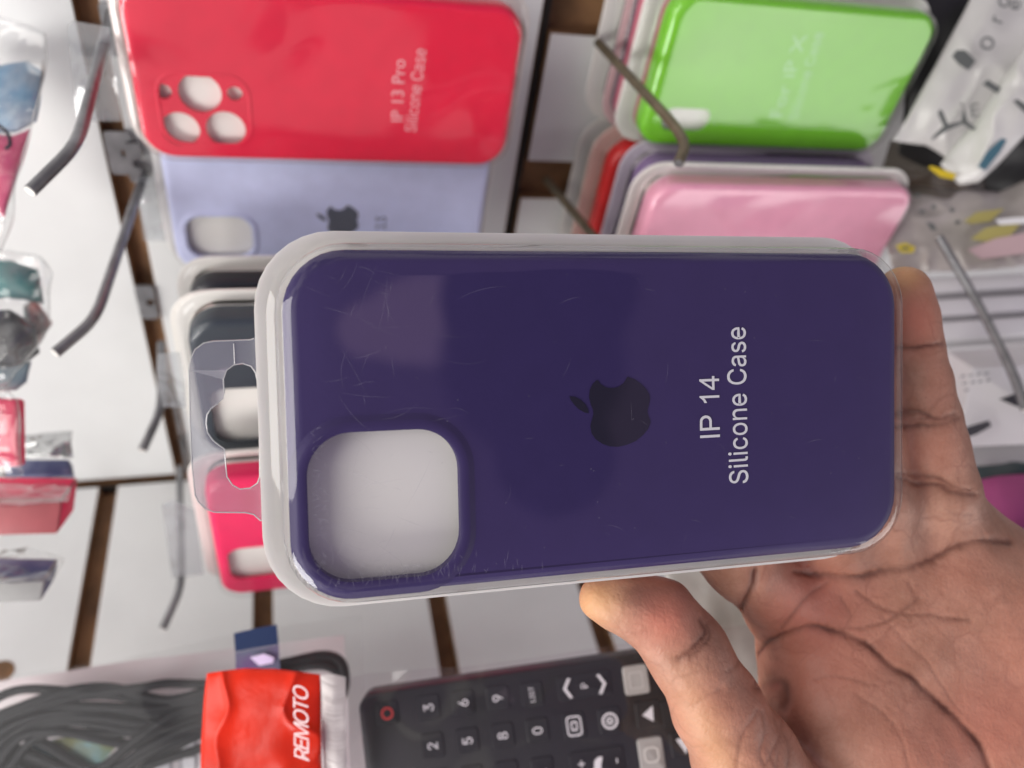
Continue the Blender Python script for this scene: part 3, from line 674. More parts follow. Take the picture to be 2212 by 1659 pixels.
o = prism('gift_box', [(-80, 858, .30), (36, 862, .30), (38, 1008, .30), (-80, 1010, .30)], .006, M_HOT, bev=.0015)
tag(o, 'neon pink box with a black mark cut by the left edge', 'box', 'boxes at the left edge')
q = Fr(at(8, 915, .2988), (1, 0, 0), (0, 1, 0), (0, 0, 1)); inv = o.matrix_world.inverted()
t = text('S', .011, Matrix.Identity(4), M_INKK, o, name='printed_mark', bold=.0005); t.matrix_local = inv @ q.mat() @ T(-.005, 0, 0, math.pi / 2)
o = pillow('clear_bag', [(-80, 835, .292), (20, 838, .292), (42, 860, .294)], [(-80, 1040, .292), (20, 1040, .292), (46, 1025, .294)], .012, M_FILM, wob=.0025, ws=70, fold=.5, seed=8)
tag(o, 'clear film wrapped round the neon pink box', 'bag', 'clear film bags')
o = pillow('foil_pouch', [(20, 940, .36), (90, 932, .36), (158, 928, .36)], [(20, 985, .35), (90, 988, .35), (156, 985, .35)], .006, M_FOIL, wob=.0022, ws=90, fold=.6, seed=9)
tag(o, 'crumpled silver foil pouch between the two pink boxes', 'pouch')
o = prism('gift_box', [(10, 990, .345), (150, 990, .35), (156, 1024, .345), (10, 1030, .34)], .006, M_BLU, bev=.0015); tag(o, 'flat navy blue box under the silver foil', 'box', 'boxes at the left edge')
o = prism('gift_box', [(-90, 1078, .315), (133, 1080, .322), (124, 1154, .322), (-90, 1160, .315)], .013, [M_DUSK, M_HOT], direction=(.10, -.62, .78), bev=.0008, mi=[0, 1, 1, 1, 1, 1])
tag(o, 'pink box with a dull red end at the left edge above the grey one', 'box', 'boxes at the left edge')
o = pillow('clear_bag', [(-90, 1032, .33), (80, 1030, .335), (162, 1030, .34)], [(-90, 1100, .305), (80, 1092, .31), (146, 1082, .315)], .006, M_FILM, wob=.002, ws=80, fold=.6, nu=50, seed=10)
tag(o, 'clear film over the top of the red-ended pink box', 'bag', 'clear film bags')
o = prism('gift_box', [(-90, 1250, .31), (97, 1252, .315), (88, 1300, .315), (-90, 1306, .31)], .011, [M_GREY, M_BLU], direction=(.05, -.6, .8), bev=.0008, mi=[0, 1, 1, 1, 1, 1])
tag(o, 'lowest box at the left edge, grey end and navy top', 'box', 'boxes at the left edge')
o = pillow('clear_bag', [(-90, 1190, .335), (60, 1183, .335), (140, 1205, .338)], [(-90, 1255, .305), (60, 1262, .307), (112, 1255, .31)], .006, M_FILM, wob=.002, ws=80, fold=.6, nu=50, seed=11)
tag(o, 'clear film over the navy topped box at the left edge', 'bag', 'clear film bags')

# --- lower left: cable in a milky bag, red header card, remote control
M_CARD = mat('pale_inner_card', (.62, .62, .64), .6, col2=(.70, .60, .62), vscale=14)
o = pillow('inner_card', [(-80, 1485, .345), (300, 1425, .35), (745, 1372, .355)], [(-80, 1800, .33), (300, 1800, .335), (760, 1800, .34)], .002, M_CARD, wob=.001)
tag(o, 'pale printed card inside the milky cable bag at the lower left', 'card')
for (x0, y0, x1, y1) in ((385, 1592, 425, 1624), (340, 1604, 372, 1640), (388, 1634, 426, 1668), (330, 1648, 372, 1690), (300, 1660, 322, 1700)):
    flat('printed_key', [(x0, y0, .3335), (x1, y0 - 4, .3335), (x1, y1, .3325), (x0, y1, .3325)], mat('grey_print', (.20, .20, .22), .6), o)
    flat('key_centre', [(x0 + 5, y0 + 5, .3325), (x1 - 5, y0 + 1, .3325), (x1 - 5, y1 - 5, .3315), (x0 + 5, y1 - 5, .3315)], mat('pale_print', (.55, .55, .58), .6), o)
o = pillow('leaflet', [(20, 1625, .325), (120, 1598, .325), (280, 1578, .326)], [(20, 1720, .32), (120, 1720, .32), (230, 1640, .32)], .002, mat('olive_teal_print', (.17, .19, .05), .5, col2=(.16, .36, .42), vscale=60, stretch=(1, 3, 1)), wob=.001, seed=3)
tag(o, 'olive and teal printed leaflet among the black cables', 'leaflet')
M_CAB = mat('black_cable_sleeve', (.014, .014, .017), .55, spec=.15)
o = cables('cable', [(-60, 1640, .318), (20, 1570, .318), (110, 1540, .318), (220, 1535, .318), (330, 1545, .319), (430, 1532, .32), (600, 1500, .322)], .0019, 9, .0025, M_CAB, seed=1)
tag(o, 'upper flat run of black cable in the milky bag', 'cable', 'black cables in the milky bag')
o = cables('cable', [(-60, 1600, .324), (60, 1640, .322), (200, 1690, .318), (320, 1620, .318), (430, 1570, .319), (600, 1530, .322)], .0019, 6, .0027, M_CAB, seed=2)
tag(o, 'lower bent run of black cable in the milky bag', 'cable', 'black cables in the milky bag')
o = cables('cable', [(560, 1448, .330), (640, 1434, .33), (700, 1428, .33), (732, 1440, .33), (738, 1475, .33), (720, 1520, .33)], .0022, 2, .0032, M_CAB, seed=3)
tag(o, 'black cable loop peeping out above the red header card', 'cable', 'black cables in the milky bag')
bag = pillow('milky_bag', [(-80, 1475, .310), (60, 1455, .31), (200, 1432, .312), (400, 1390, .314), (600, 1352, .316), (782, 1330, .318)], [(-80, 1800, .298), (60, 1800, .298), (200, 1800, .298), (400, 1800, .30), (600, 1800, .302), (800, 1800, .304)], .006, film('frosted_bag_film', tint=(.97, .97, .97), gloss=.10, rough=.15, milk=.014, milkcol=(.84, .84, .85), crinkle=.10, cscale=16), wob=.0014, ws=22, fold=.6, nu=70, nv=50, seed=12)
tag(bag, 'large frosted bag of black cable at the lower left', 'bag', 'bags at the bottom')
flat('sticker', [(505, 1368, .3050), (548, 1358, .3050), (598, 1349, .3050), (602, 1392, .3045), (552, 1400, .3045), (508, 1408, .3045)], mat('navy_sticker', (.010, .025, .085), .5, spec=.15), bag)
flat('sticker', [(508, 1409, .3044), (552, 1401, .3044), (602, 1393, .3044), (606, 1470, .3035), (510, 1480, .3035)], mat('purple_sticker', (.11, .05, .16), .45, spec=.2, col2=(.10, .13, .18), vscale=70), bag)
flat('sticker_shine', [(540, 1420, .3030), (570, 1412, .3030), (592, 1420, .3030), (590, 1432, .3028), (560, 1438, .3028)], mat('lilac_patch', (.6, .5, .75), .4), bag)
# red header
M_RED = mat('glossy_red_header', (.68, .026, .008), .27, var=.2, vscale=40, bump=.9, bscale=45, spec=.3)
hd = pillow('header_card', [(462, 1456, .272), (540, 1444, .272), (600, 1443, .272), (690, 1456, .272)], [(446, 1760, .262), (540, 1760, .262), (600, 1760, .262), (702, 1760, .262)], .005, M_RED, wob=.0011, ws=42, fold=1.3, nu=60, nv=70, seed=13)
# bow of its left side
me = hd.data; inv = hd.matrix_world.inverted(); xa = inv @ wp(at(450, 1550, .27)); xb = inv @ wp(at(690, 1550, .27)); dxv = (xb - xa)
for v in me.vertices:
    t = (v.co - xa).dot(dxv) / dxv.dot(dxv); s_ = (v.co.y - min(xa.y, -.06)) ; v.co -= dxv * .085 * max(0, 1 - t) * math.exp(-((v.co - (inv @ wp(at(450, 1600, .268)))).dot(Vector((0, 1, 0))) / .018) ** 2)
tag(hd, 'glossy red header card with white script lettering at the bottom', 'header card')
q = Fr(at(652, 1648, .2595), (1, 0, 0), (0, 1, .03), (0, -.03, 1)); t = text('REMOTO', .0095, Matrix.Identity(4), M_INKP2 if False else mat('rosy_white_ink', (.92, .70, .70), .4), hd, bold=.0006, shear=.35, space=.86)
t.matrix_local = inv @ q.mat() @ T(0, 0, 0, math.pi / 2 + .01)
# remote control
rx = nrm((.99, -.135, .03)); ry0 = nrm((.135, .985, -.10)); ry = nrm(ry0 - (ry0 @ rx) * rx); rn = np.cross(rx, ry)
RF = Fr(at(1080, 1560, .290), rx, ry, rn); rc = empty('remote_control', RF.mat(), 'black remote control with white numbers and grey keys, in clear film at the bottom', 'remote control')
pa = RF.loc(770, 1504); Lr, Wr = .178, .046
M_BLK = mat('black_abs', (.018, .019, .021), .4, spec=.25, bump=.05, bscale=400); M_KEY = mat('black_rubber_key', (.014, .015, .017), .5, spec=.25); M_GKEY = mat('grey_key', (.42, .41, .39), .5)
cxr, cyr = pa[0] + Lr / 2, pa[1] - Wr / 2
bm = bmesh.new(); loft(bm, [(rr(Lr - .006, Wr - .006, .004, 6, (cxr, cyr)), -.014), (rr(Lr, Wr, .006, 6, (cxr, cyr)), -.010), (rr(Lr, Wr, .006, 6, (cxr, cyr)), -.0018), (rr(Lr - .001, Wr - .001, .0056, 6, (cxr, cyr)), -.0006), (rr(Lr - .003, Wr - .003, .005, 6, (cxr, cyr)), 0)], True, True)
finish(bm, 'body', M_BLK, rc, None, 50)
def key(px, py, w_, h_, m=None, glyph=None, gs=.0048, rot=math.pi / 2, gm=None, bold=.00008, poly=None):
    x, y = RF.loc(px, py); bm = bmesh.new(); r0 = .0012
    loft(bm, [(rr(w_ + .0006, h_ + .0006, r0 + .0003, 4, (x, y)), .00005), (rr(w_, h_, r0, 4, (x, y)), .0009), (rr(w_ - .0006, h_ - .0006, r0 - .0003, 4, (x, y)), .0012)], False, True)
    kb = finish(bm, 'key', m or M_KEY, rc, None, 45); kb.location.z = -.0006
    if glyph:
        t = text(glyph, gs, Matrix.Identity(4), gm or M_INKW, kb, name='printed_symbol', bold=bold, align='CENTER'); t.matrix_local = T(x, y, .0013, rot)
    for pl in (poly or []):
        bm = bmesh.new()
        if pl[0] == 'ring': slab(bm, circ(x, y, pl[1]), .0012, .00135, [circ(x, y, pl[2])])
        elif pl[0] == 'rr': slab(bm, rr(pl[1], pl[2], pl[3], 4, (x, y)), .0012, .00135, [rr(pl[1] - .0011, pl[2] - .0011, pl[3] - .0004, 4, (x, y))])
        else: slab(bm, [(x + a, y + b) for a, b in pl[1]], .0012, .00135)
        finish(bm, 'printed_symbol', gm or M_INKW, kb, None, 0)
kw, kh = .0082, .0088
M_RK = mat('red_ink', (.55, .03, .03), .5)
key(837, 1540, kw, .0082, poly=[('ring', .0023, .0015)], gm=M_RK)
for g, x, y in (('3', 926, 1527), ('6', 1001, 1517), ('9', 1075, 1507), ('2', 935, 1610), ('5', 1010, 1599), ('8', 1086, 1588), ('0', 1161, 1577), ('1', 945, 1690), ('4', 1020, 1680), ('7', 1096, 1670)): key(x, y, kw, kh, glyph=g, gs=.0072)
key(1149, 1499, kw, kh, glyph='LIST', gs=.0036)
key(1262, 1480, .0200, kh, glyph='P', gs=.0050)
for x, y, g in ((1226, 1485, '<'), (1298, 1475, '>')):
    p_ = RF.loc(x, y); s_ = -1 if g == '<' else 1; w3 = .0014
    t = stroke_plate(rc, [[(p_[0] + s_ * a, p_[1] + b) for a, b in ((-.0014, .0034), (-.0003, .0036), (.0018, 0), (-.0003, -.0036), (-.0014, -.0034), (.0006, 0))]], .00135, M_INKW, 'arrow_symbol')
key(1374, 1468, .0092, .0105, m=M_GKEY, poly=[('rr', .0052, .0062, .0008)], gm=mat('key_print', (.55, .54, .52), .5))
key(1240, 1567, kw, .0095, poly=[('rr', .0056, .0072, .0014), ('rr', .0024, .0034, .0005)])
key(1317, 1556, kw, .0095, poly=[('ring', .0030, .0022), ('ring', .0013, .0006)])
x, y = RF.loc(1317, 1556)
key(1401, 1543, .0095, .0098, poly=[('p', [(-.0024, .0002), (.0018, .0030), (.0014, -.0026)])])
key(1458, 1540, .0100, .0098, glyph='OK', gs=.004)
key(1476, 1607, .0095, .0095, poly=[('p', [(-.0026, .0022), (.0026, .0026), (.0004, -.0034)])])
key(1407, 1629, .0092, .0120, m=M_GKEY, poly=[('rr', .0056, .0056, .0018)], gm=mat('key_print_light', (.75, .74, .7), .5))
key(1290, 1648, .0200, .0100, poly=[('p', [(-.0016, -.0022), (-.0010, .0010), (.0004, .0022), (.0022, .0022), (.0012, -.0010), (.0012, -.0022)])])
for x, y, g in ((1253, 1648, '+'), (1330, 1640, '-')):
    p_ = RF.loc(x, y); t = text(g, .0075, Matrix.Identity(4), M_INKW, rc, name='printed_symbol', bold=.0002, align='CENTER'); t.matrix_local = T(p_[0], p_[1], .0014, math.pi / 2)
key(1172, 1662, kw, kh, glyph='.', gs=.006)
# film over it and its sealed edge
M_SEAL = mat('sealed_strip', (.62, .58, .57), .35, bump=1, bscale=40, stretch=(1, 14, 1), coat=.3)
st = pillow('film_sleeve', [(746, 1462, .276), (790, 1452, .277), (1000, 1442, .278), (1200, 1412, .279), (1420, 1378, .281), (1640, 1345, .283)], [(748, 1820, .268), (790, 1820, .27), (1000, 1820, .27), (1200, 1820, .272), (1420, 1820, .274), (1640, 1820, .276)], .001, film('sleeve_film', tint=(.93, .91, .92), gloss=1.0, rough=.07, milk=.015, milkcol=(.72, .66, .68), crinkle=.9, cscale=30), wob=.0012, ws=30, fold=.5, nu=80, nv=40, seed=14, sheet=True)
tag(st, 'clear film sleeve lying over the remote control', 'film sleeve')
pillow('sealed_edge', [(692, 1458, .2715), (720, 1455, .2715), (746, 1460, .272)], [(704, 1800, .264), (726, 1800, .264), (750, 1800, .265)], .001, M_SEAL, parent=st, wob=.0008, ws=90, nu=10, nv=60, seed=15)

# --- right edge: printed bags, boxes
M_BLKF = mat('black_shiny_fabric', (.012, .012, .013), .4, var=.4, vscale=30, bump=.8, bscale=30)
o = pillow('black_pouch', [(1965, -60, .395), (2120, -70, .39), (2330, -60, .385)], [(1940, 330, .425), (2120, 420, .43), (2330, 420, .42)], .014, M_BLKF, wob=.004, ws=22, fold=.5, seed=21)
tag(o, 'shiny black pouch behind the printed bags at the top right', 'pouch')
M_WB = mat('pearl_white_bag', (.52, .51, .50), .35, col2=(.64, .63, .62), vscale=22, bump=.4, bscale=25, coat=.3)
b1 = pillow('printed_bag', [(2099, -8, .383), (2160, -14, .378), (2330, -14, .373)], [(1930, 300, .398), (1998, 314, .398), (2100, 380, .398)], .012, M_WB, wob=.0025, ws=35, fold=.7, nu=40, nv=50, seed=22)
tag(b1, 'pearly white bag with dark printed letters, right of the green pack', 'bag', 'printed bags at the right edge')
M_DG = mat('dark_grey_print', (.12, .13, .125), .5)
def mark(px, z, parent, m=M_DG, lift=.0005): flat('print', [(x, y, z) for x, y in px], m, parent, lift=lift)
def glyph(s, x, y, z, size, parent, m=M_DG, rot=math.pi / 2, bold=.0004):
    q = Fr(at(x, y, z), (1, 0, .1), (0, 1, .1), (0, -.1, 1)); t = text(s, size, Matrix.Identity(4), m, parent, name='print', bold=bold, align='CENTER')
    t.matrix_local = parent.matrix_world.inverted() @ q.mat() @ Matrix.Rotation(rot, 4, 'Z')
glyph('o', 2128, 92, .370, .017, b1, rot=1.35); glyph('r', 2152, 42, .368, .013, b1, rot=1.3); glyph('o', 2165, 2, .366, .014, b1, rot=1.3); glyph('e', 2190, 10, .365, .013, b1)
mark([(2056, 122), (2066, 108), (2085, 108), (2108, 132), (2092, 152), (2070, 138)], .377, b1)
mark([(2122, 182), (2134, 172), (2162, 190), (2154, 202)], .372, b1)
mark([(2030, 235), (2036, 240), (2048, 268), (2076, 262), (2082, 232), (2072, 222), (2080, 224), (2090, 262), (2108, 276), (2102, 282), (2080, 268), (2046, 282), (2012, 304), (2014, 296), (2038, 272), (2026, 246)], .378, b1)
glyph('E', 2106, 238, .375, .012, b1, rot=.2)
o = pillow('grey_film_bag', [(1925, 300, .435), (1960, 305, .435), (2040, 312, .43), (2130, 330, .43)], [(1880, 430, .42), (1960, 440, .42), (2040, 440, .42), (2130, 430, .42)], .006, film('smoky_film', tint=(.55, .52, .48), gloss=2, rough=.15, milk=.25, milkcol=(.30, .27, .23), crinkle=.8, cscale=30), wob=.002, ws=35, fold=.5, seed=23)
tag(o, 'smoky see-through film just below the pearly bag', 'bag', 'printed bags at the right edge')
b2 = pillow('printed_bag', [(2104, 262, .386), (2150, 195, .376), (2225, 95, .366), (2330, 40, .361)], [(2034, 358, .391), (2070, 402, .391), (2110, 392, .386), (2330, 180, .366)], .010, M_WB, wob=.0022, ws=38, fold=.8, nu=50, nv=30, seed=24)
tag(b2, 'rolled pearly bag with a blue stripe below the lettered one', 'bag', 'printed bags at the right edge')
mark([(2166, 296), (2176, 300), (2160, 328), (2128, 368), (2112, 360), (2130, 330)], .375, b2, mat('slate_blue_print', (.06, .15, .20), .5), .0006)
mark([(2188, 218), (2198, 214), (2226, 232), (2216, 246)], .365, b2)
mark([(2005, 362), (2012, 358), (2066, 376), (2060, 388), (2030, 382)], .384, b2, mat('yellow_print', (.65, .48, .02), .5))
b3 = pillow('printed_bag', [(1900, 432, .425), (1985, 395, .425), (2078, 410, .42), (2156, 417, .415), (2215, 392, .41), (2330, 380, .41)], [(1930, 590, .41), (1990, 592, .41), (2078, 588, .405), (2156, 580, .40), (2215, 572, .40), (2330, 570, .40)], .010,
    mat('mottled_grey_bag', (.34, .31, .29), .35, col2=(.55, .50, .48), vscale=30, bump=.6, bscale=30, coat=.4), wob=.003, ws=35, fold=.8, nu=60, nv=40, seed=25)
tag(b3, 'mottled grey bag with yellow patches above the white boxes', 'bag', 'printed bags at the right edge')
YP = mat('mustard_print', (.42, .37, .12), .5)
mark([(2082, 478), (2110, 458), (2170, 450), (2140, 478), (2098, 484)], .399, b3, YP); mark([(2096, 516), (2130, 492), (2210, 478), (2180, 512), (2140, 524)], .396, b3, YP)
mark([(1935, 530), (1955, 524), (1978, 534), (1972, 546), (1946, 546)], .402, b3, mat('yellow_sticker', (.62, .50, .05), .4)); mark([(1948, 534), (1965, 534), (1964, 539), (1948, 539)], .4012, b3)
mark([(2000, 478), (2016, 482), (2024, 496), (2012, 498)], .400, b3); mark([(2090, 540), (2150, 515), (2230, 500), (2230, 545), (2120, 560)], .3955, b3, mat('pink_film_print', (.56, .40, .41), .4))
mark([(2150, 474), (2190, 470), (2230, 468), (2230, 482), (2160, 486)], .394, b3, M_PAPER)
for x, y in ((1985, 455), (2010, 445), (2050, 452), (1975, 420), (2062, 478)): mark([(x, y), (x + 9, y - 4), (x + 14, y + 3), (x + 4, y + 7)], .4015, b3)
M_WBOX = mat('white_carton', (.74, .73, .75), .45, var=.03, vscale=20); BG = 'white boxes at the right edge'
M_CSHADE = mat('gap_shade_grey', (.40, .39, .40), .5)  # grey bands painted in for the shadow lines between the stacked cartons
rows = [((1960, 602), (2330, 586), (2330, 613), (1975, 636), .43), ((1975, 650), (2330, 630), (2330, 664), (1988, 686), .425), ((1985, 699), (2330, 678), (2330, 714), (2000, 738), .42)]
nm = ['topmost white carton of the stack behind the fingertip', 'second white carton of the stack behind the fingertip', 'third white carton of the stack, right above the big printed one']
for (a, b, c_, d_, z), lb in zip(rows, nm):
    o = prism('carton', [(*a, z), (*b, z - .01), (*c_, z - .012), (*d_, z - .002)], .05, M_WBOX); tag(o, lb, 'box', BG)
    prism('carton_gap_shade', [(d_[0], d_[1] - 4, z + .004), (c_[0], c_[1] - 4, z - .006), (c_[0], c_[1] + 16, z - .006), (d_[0], d_[1] + 16, z + .004)], .03, M_CSHADE, parent=o)
cv_ = [at(*q_) for q_ in ((2046, 758, .400), (2330, 736, .390), (2330, 786, .372), (2100, 795, .378), (2070, 968, .386), (2330, 956, .366), (2000, 905, .402), (2330, 905, .392))]
o = from_cv('carton', cv_, [(0, 1, 2, 3), (3, 2, 5, 4), (0, 3, 4, 6), (0, 6, 7, 1), (6, 4, 5, 7), (1, 7, 5, 2)], M_WBOX, smooth=0)
bm = bmesh.new(); bm.from_mesh(o.data); bmesh.ops.bevel(bm, geom=bm.edges[:], offset=.0009, segments=3, affect='EDGES', profile=.5); bm.to_mesh(o.data); bm.free()
tag(o, 'big white carton printed with small dark marks, its corner beside the finger', 'box', BG)
for k_ in range(9):
    x, y = 2075 + (k_ % 4) * 16 + k_, 812 + (k_ // 4) * 15 - (k_ % 4) * 2
    mark([(x, y), (x + 9, y - 3), (x + 10, y + 1), (x + 1, y + 4)], .3735, o, mat('soft_grey_print', (.30, .31, .33), .6), .0002)
mark([(2158, 862), (2200, 848), (2260, 842), (2260, 890), (2196, 878)], .3655, o, mat('charcoal_print', (.04, .04, .045), .5)); mark([(2062, 942), (2090, 922), (2136, 908), (2142, 920), (2110, 938), (2070, 952)], .3735, o, mat('charcoal_print', (.06, .06, .065), .5))
o = prism('carton', [(2060, 958, .40), (2330, 940, .39), (2330, 996, .385), (2060, 1006, .395)], .03, mat('grey_carton', (.50, .50, .50), .5)); tag(o, 'light grey carton under the printed white one', 'box', BG)
o = pillow('dark_pouch', [(2080, 1000, .40), (2180, 992, .395), (2330, 985, .39)], [(2080, 1050, .395), (2180, 1052, .39), (2330, 1040, .39)], .012, mat('dark_teal_cloth', (.02, .05, .055), .6, col2=(.10, .12, .12), vscale=40), wob=.002, seed=31); tag(o, 'dark teal pouch under the light grey carton', 'pouch')
o = pillow('magenta_pouch', [(2095, 1040, .385), (2160, 1028, .38), (2330, 1020, .375)], [(2110, 1200, .375), (2200, 1200, .37), (2330, 1200, .37)], .018, mat('magenta_cloth', (.36, .06, .20), .5, var=.2, vscale=20), wob=.003, ws=25, fold=.6, seed=32); tag(o, 'magenta pouch beside the base of the little finger', 'pouch')
o = pillow('lilac_pouch', [(2140, 1180, .36), (2212, 1140, .355), (2330, 1130, .35)], [(2150, 1330, .35), (2230, 1340, .35), (2330, 1340, .35)], .016, mat('lilac_blue_cloth', (.26, .23, .52), .5, var=.1, vscale=20), wob=.002, seed=33); tag(o, 'lilac blue pouch below the magenta one at the right edge', 'pouch')
# pieces glimpsed between thumb and palm
o = pillow('grey_film_bag', [(1430, 1225, .30), (1520, 1225, .30), (1640, 1270, .30)], [(1470, 1330, .29), (1600, 1480, .29), (1720, 1480, .29)], .006, mat('grey_green_bag', (.34, .34, .31), .5, col2=(.50, .49, .47), vscale=40), wob=.002, seed=34); tag(o, 'grey bag glimpsed between the thumb and the palm', 'bag', 'printed bags at the right edge')

# ------------------------------------------------------------------ the hand
def fz(px, py, r, gap=.0002, h=.0129):        # centre depth of a finger lying against the back of the held pack
    return HF.depth(px, py, h) + (r + gap) / .97
def J(px, py, z, r): return (at(px, py, z), r)
def FJ(px, py, r, gap=.0002): return (at(px, py, fz(px, py, r, gap)), r)
palm_k, fin_k = .010, .0035
fingers = [
    [FJ(1951, 634, .0076), FJ(1958, 690, .0082), FJ(1964, 752, .0084), FJ(1978, 830, .0088), FJ(1990, 905, .0096), FJ(2003, 980, .0105), FJ(2010, 1060, .0125, .0005), J(2030, 1160, .2405, .0165)],
    [FJ(1820, 640, .0080), FJ(1845, 800, .0090), FJ(1870, 960, .0098), FJ(1885, 1080, .0115, .0008), J(1900, 1230, .2430, .0170)],
    [FJ(1680, 660, .0080), FJ(1715, 820, .0092), FJ(1750, 990, .0100), FJ(1780, 1110, .0115, .0008), J(1800, 1250, .2420, .0165)],
    [FJ(1385, 960, .0080), FJ(1450, 1045, .0088), FJ(1530, 1140, .0094), FJ(1610, 1222, .0098, .0015), J(1710, 1305, .2330, .0130)]]
palm = [[J(1900, 1230, .2430, .0190), J(2000, 1270, .2440, .0225), J(2110, 1330, .246, .023)],
        [J(1800, 1250, .2420, .0165), J(1870, 1340, .2450, .0235), J(2020, 1400, .2470, .027)],
        [J(1710, 1305, .2330, .0130), J(1800, 1370, .2440, .0205), J(1900, 1440, .2480, .027)],
        [J(2030, 1160, .2405, .0160), J(2120, 1290, .2440, .0215), J(2190, 1430, .2480, .028), J(2270, 1620, .252, .033), J(2360, 1850, .262, .034)],
        [J(1900, 1440, .248, .027), J(2040, 1560, .250, .032), J(2220, 1760, .258, .036), J(2420, 1980, .268, .036)],
        [J(1790, 1500, .2345, .0195), J(1860, 1590, .2385, .0255), J(1980, 1740, .246, .031), J(2150, 1930, .26, .034)]]
thumb = [[J(1292, 1291, .2015, .0050), J(1345, 1300, .2025, .0068), J(1425, 1334, .2040, .0087), J(1489, 1412, .2055, .0097), J(1546, 1528, .2080, .0109), J(1612, 1640, .2120, .0133), J(1700, 1800, .2230, .0190), J(1850, 1990, .2400, .0270)]]
HG = .00115
lo = np.array([.010, -.038, .183]); hi = np.array([.268, .205, .302])
nn = np.ceil((hi - lo) / HG).astype(int)
gx_, gy_, gz_ = [np.arange(n, dtype=np.float32) * HG + l for n, l in zip(nn, lo)]
def chain(D, ch, k):
    for (a, ra), (b, rb) in zip(ch, ch[1:]):
        mnp = np.minimum(a - ra, b - rb) - .016; mxp = np.maximum(a + ra, b + rb) + .016
        i0 = np.clip(((mnp - lo) / HG).astype(int), 0, nn); i1 = np.clip(((mxp - lo) / HG).astype(int) + 2, 0, nn)
        if np.any(i1 <= i0): continue
        X = gx_[i0[0]:i1[0], None, None]; Y = gy_[None, i0[1]:i1[1], None]; Z = gz_[None, None, i0[2]:i1[2]]
        ab = (b - a).astype(np.float32); t = np.clip(((X - a[0]) * ab[0] + (Y - a[1]) * ab[1] + (Z - a[2]) * ab[2]) / float(ab @ ab), 0, 1)
        d = np.sqrt((X - a[0] - t * ab[0]) ** 2 + (Y - a[1] - t * ab[1]) ** 2 + (Z - a[2] - t * ab[2]) ** 2) - (ra + (rb - ra) * t)
        sl_ = (slice(i0[0], i1[0]), slice(i0[1], i1[1]), slice(i0[2], i1[2]))
        o_ = D[sl_]; h_ = np.clip(.5 + .5 * (o_ - d) / k, 0, 1); D[sl_] = o_ * (1 - h_) + d * h_ - k * h_ * (1 - h_)
    return D
def smin(a, b, k):
    h_ = np.clip(.5 + .5 * (b - a) / k, 0, 1); return b * (1 - h_) + a * h_ - k * h_ * (1 - h_)
D = np.full(tuple(nn), .02, np.float32)
for ch in palm: chain(D, ch, palm_k)
for ch in fingers:
    Df = np.full(tuple(nn), .02, np.float32); chain(Df, ch, .004); D = smin(D, Df, .0045)
Dt = np.full(tuple(nn), .02, np.float32); chain(Dt, thumb[0], .006); D = smin(D, Dt, .0040)
# keep everything behind / below the pack it touches
n_, o_ = HF.n, HF.o
pl = ((gx_[:, None, None] - o_[0]) * n_[0] + (gy_[None, :, None] - o_[1]) * n_[1] + (gz_[None, None, :] - o_[2]) * n_[2])
yy = -((gx_[:, None, None] - o_[0]) * HF.y[0] + (gy_[None, :, None] - o_[1]) * HF.y[1] + (gz_[None, None, :] - o_[2]) * HF.y[2])
xx = ((gx_[:, None, None] - o_[0]) * HF.x[0] + (gy_[None, :, None] - o_[1]) * HF.x[1] + (gz_[None, None, :] - o_[2]) * HF.x[2])
bx = np.maximum(np.maximum(pl - .01285, yy - .0426), xx - .0786)
D = np.maximum(D, -bx)
D[0] = D[-1] = .01; D[:, 0] = D[:, -1] = .01; D[:, :, 0] = D[:, :, -1] = .01
def nets(D):
    ins = D < 0; a = ins[:-1, :-1, :-1].astype(np.int8); c = a.copy() * 0
    for dx in (0, 1):
        for dy in (0, 1):
            for dz in (0, 1): c += ins[dx:D.shape[0] - 1 + dx, dy:D.shape[1] - 1 + dy, dz:D.shape[2] - 1 + dz]
    act = (c > 0) & (c < 8); I = np.argwhere(act); idx = -np.ones(act.shape, np.int64); idx[tuple(I.T)] = np.arange(len(I))
    P = np.zeros((len(I), 3)); C = np.zeros(len(I))
    cs = [np.array(q) for q in np.ndindex(2, 2, 2)]
    for p in cs:
        for ax_ in range(3):
            if p[ax_] == 0:
                q = p.copy(); q[ax_] = 1; va = D[tuple((I + p).T)].astype(float); vb = D[tuple((I + q).T)].astype(float); m = (va < 0) != (vb < 0)
                t = np.where(m, va / np.where(va == vb, 1, va - vb), 0); pt = p + (q - p) * t[:, None]; P[m] += pt[m]; C[m] += 1
    P = (P / C[:, None] + I) * HG + lo
    Fq = []
    for ax_ in range(3):
        o1, o2 = [i for i in range(3) if i != ax_]
        s0 = [slice(1, -1)] * 3; s0[ax_] = slice(0, -1); s1 = list(s0); s1[ax_] = slice(1, None)
        E_ = np.argwhere(ins[tuple(s0)] != ins[tuple(s1)]); 
        off = np.array([1, 1, 1]); off[ax_] = 0; E_ = E_ + off
        e1 = np.eye(3, dtype=int)[o1]; e2 = np.eye(3, dtype=int)[o2]
        q = [idx[tuple((E_ - v).T)] for v in (0 * e1, e1, e1 + e2, e2)]
        Fq.append(np.stack(q, 1))
    Fq = np.concatenate(Fq); return P, Fq[(Fq >= 0).all(1)]
HV, HQ = nets(D)
fr_h = Fr(at(2000, 1400, .24), S, U, L); Mi = fr_h.mat().inverted()
me = bpy.data.meshes.new('person'); me.from_pydata([tuple(Mi @ wp(v)) for v in HV], [], HQ.tolist())
bm = bmesh.new(); bm.from_mesh(me); bmesh.ops.recalc_face_normals(bm, faces=bm.faces)
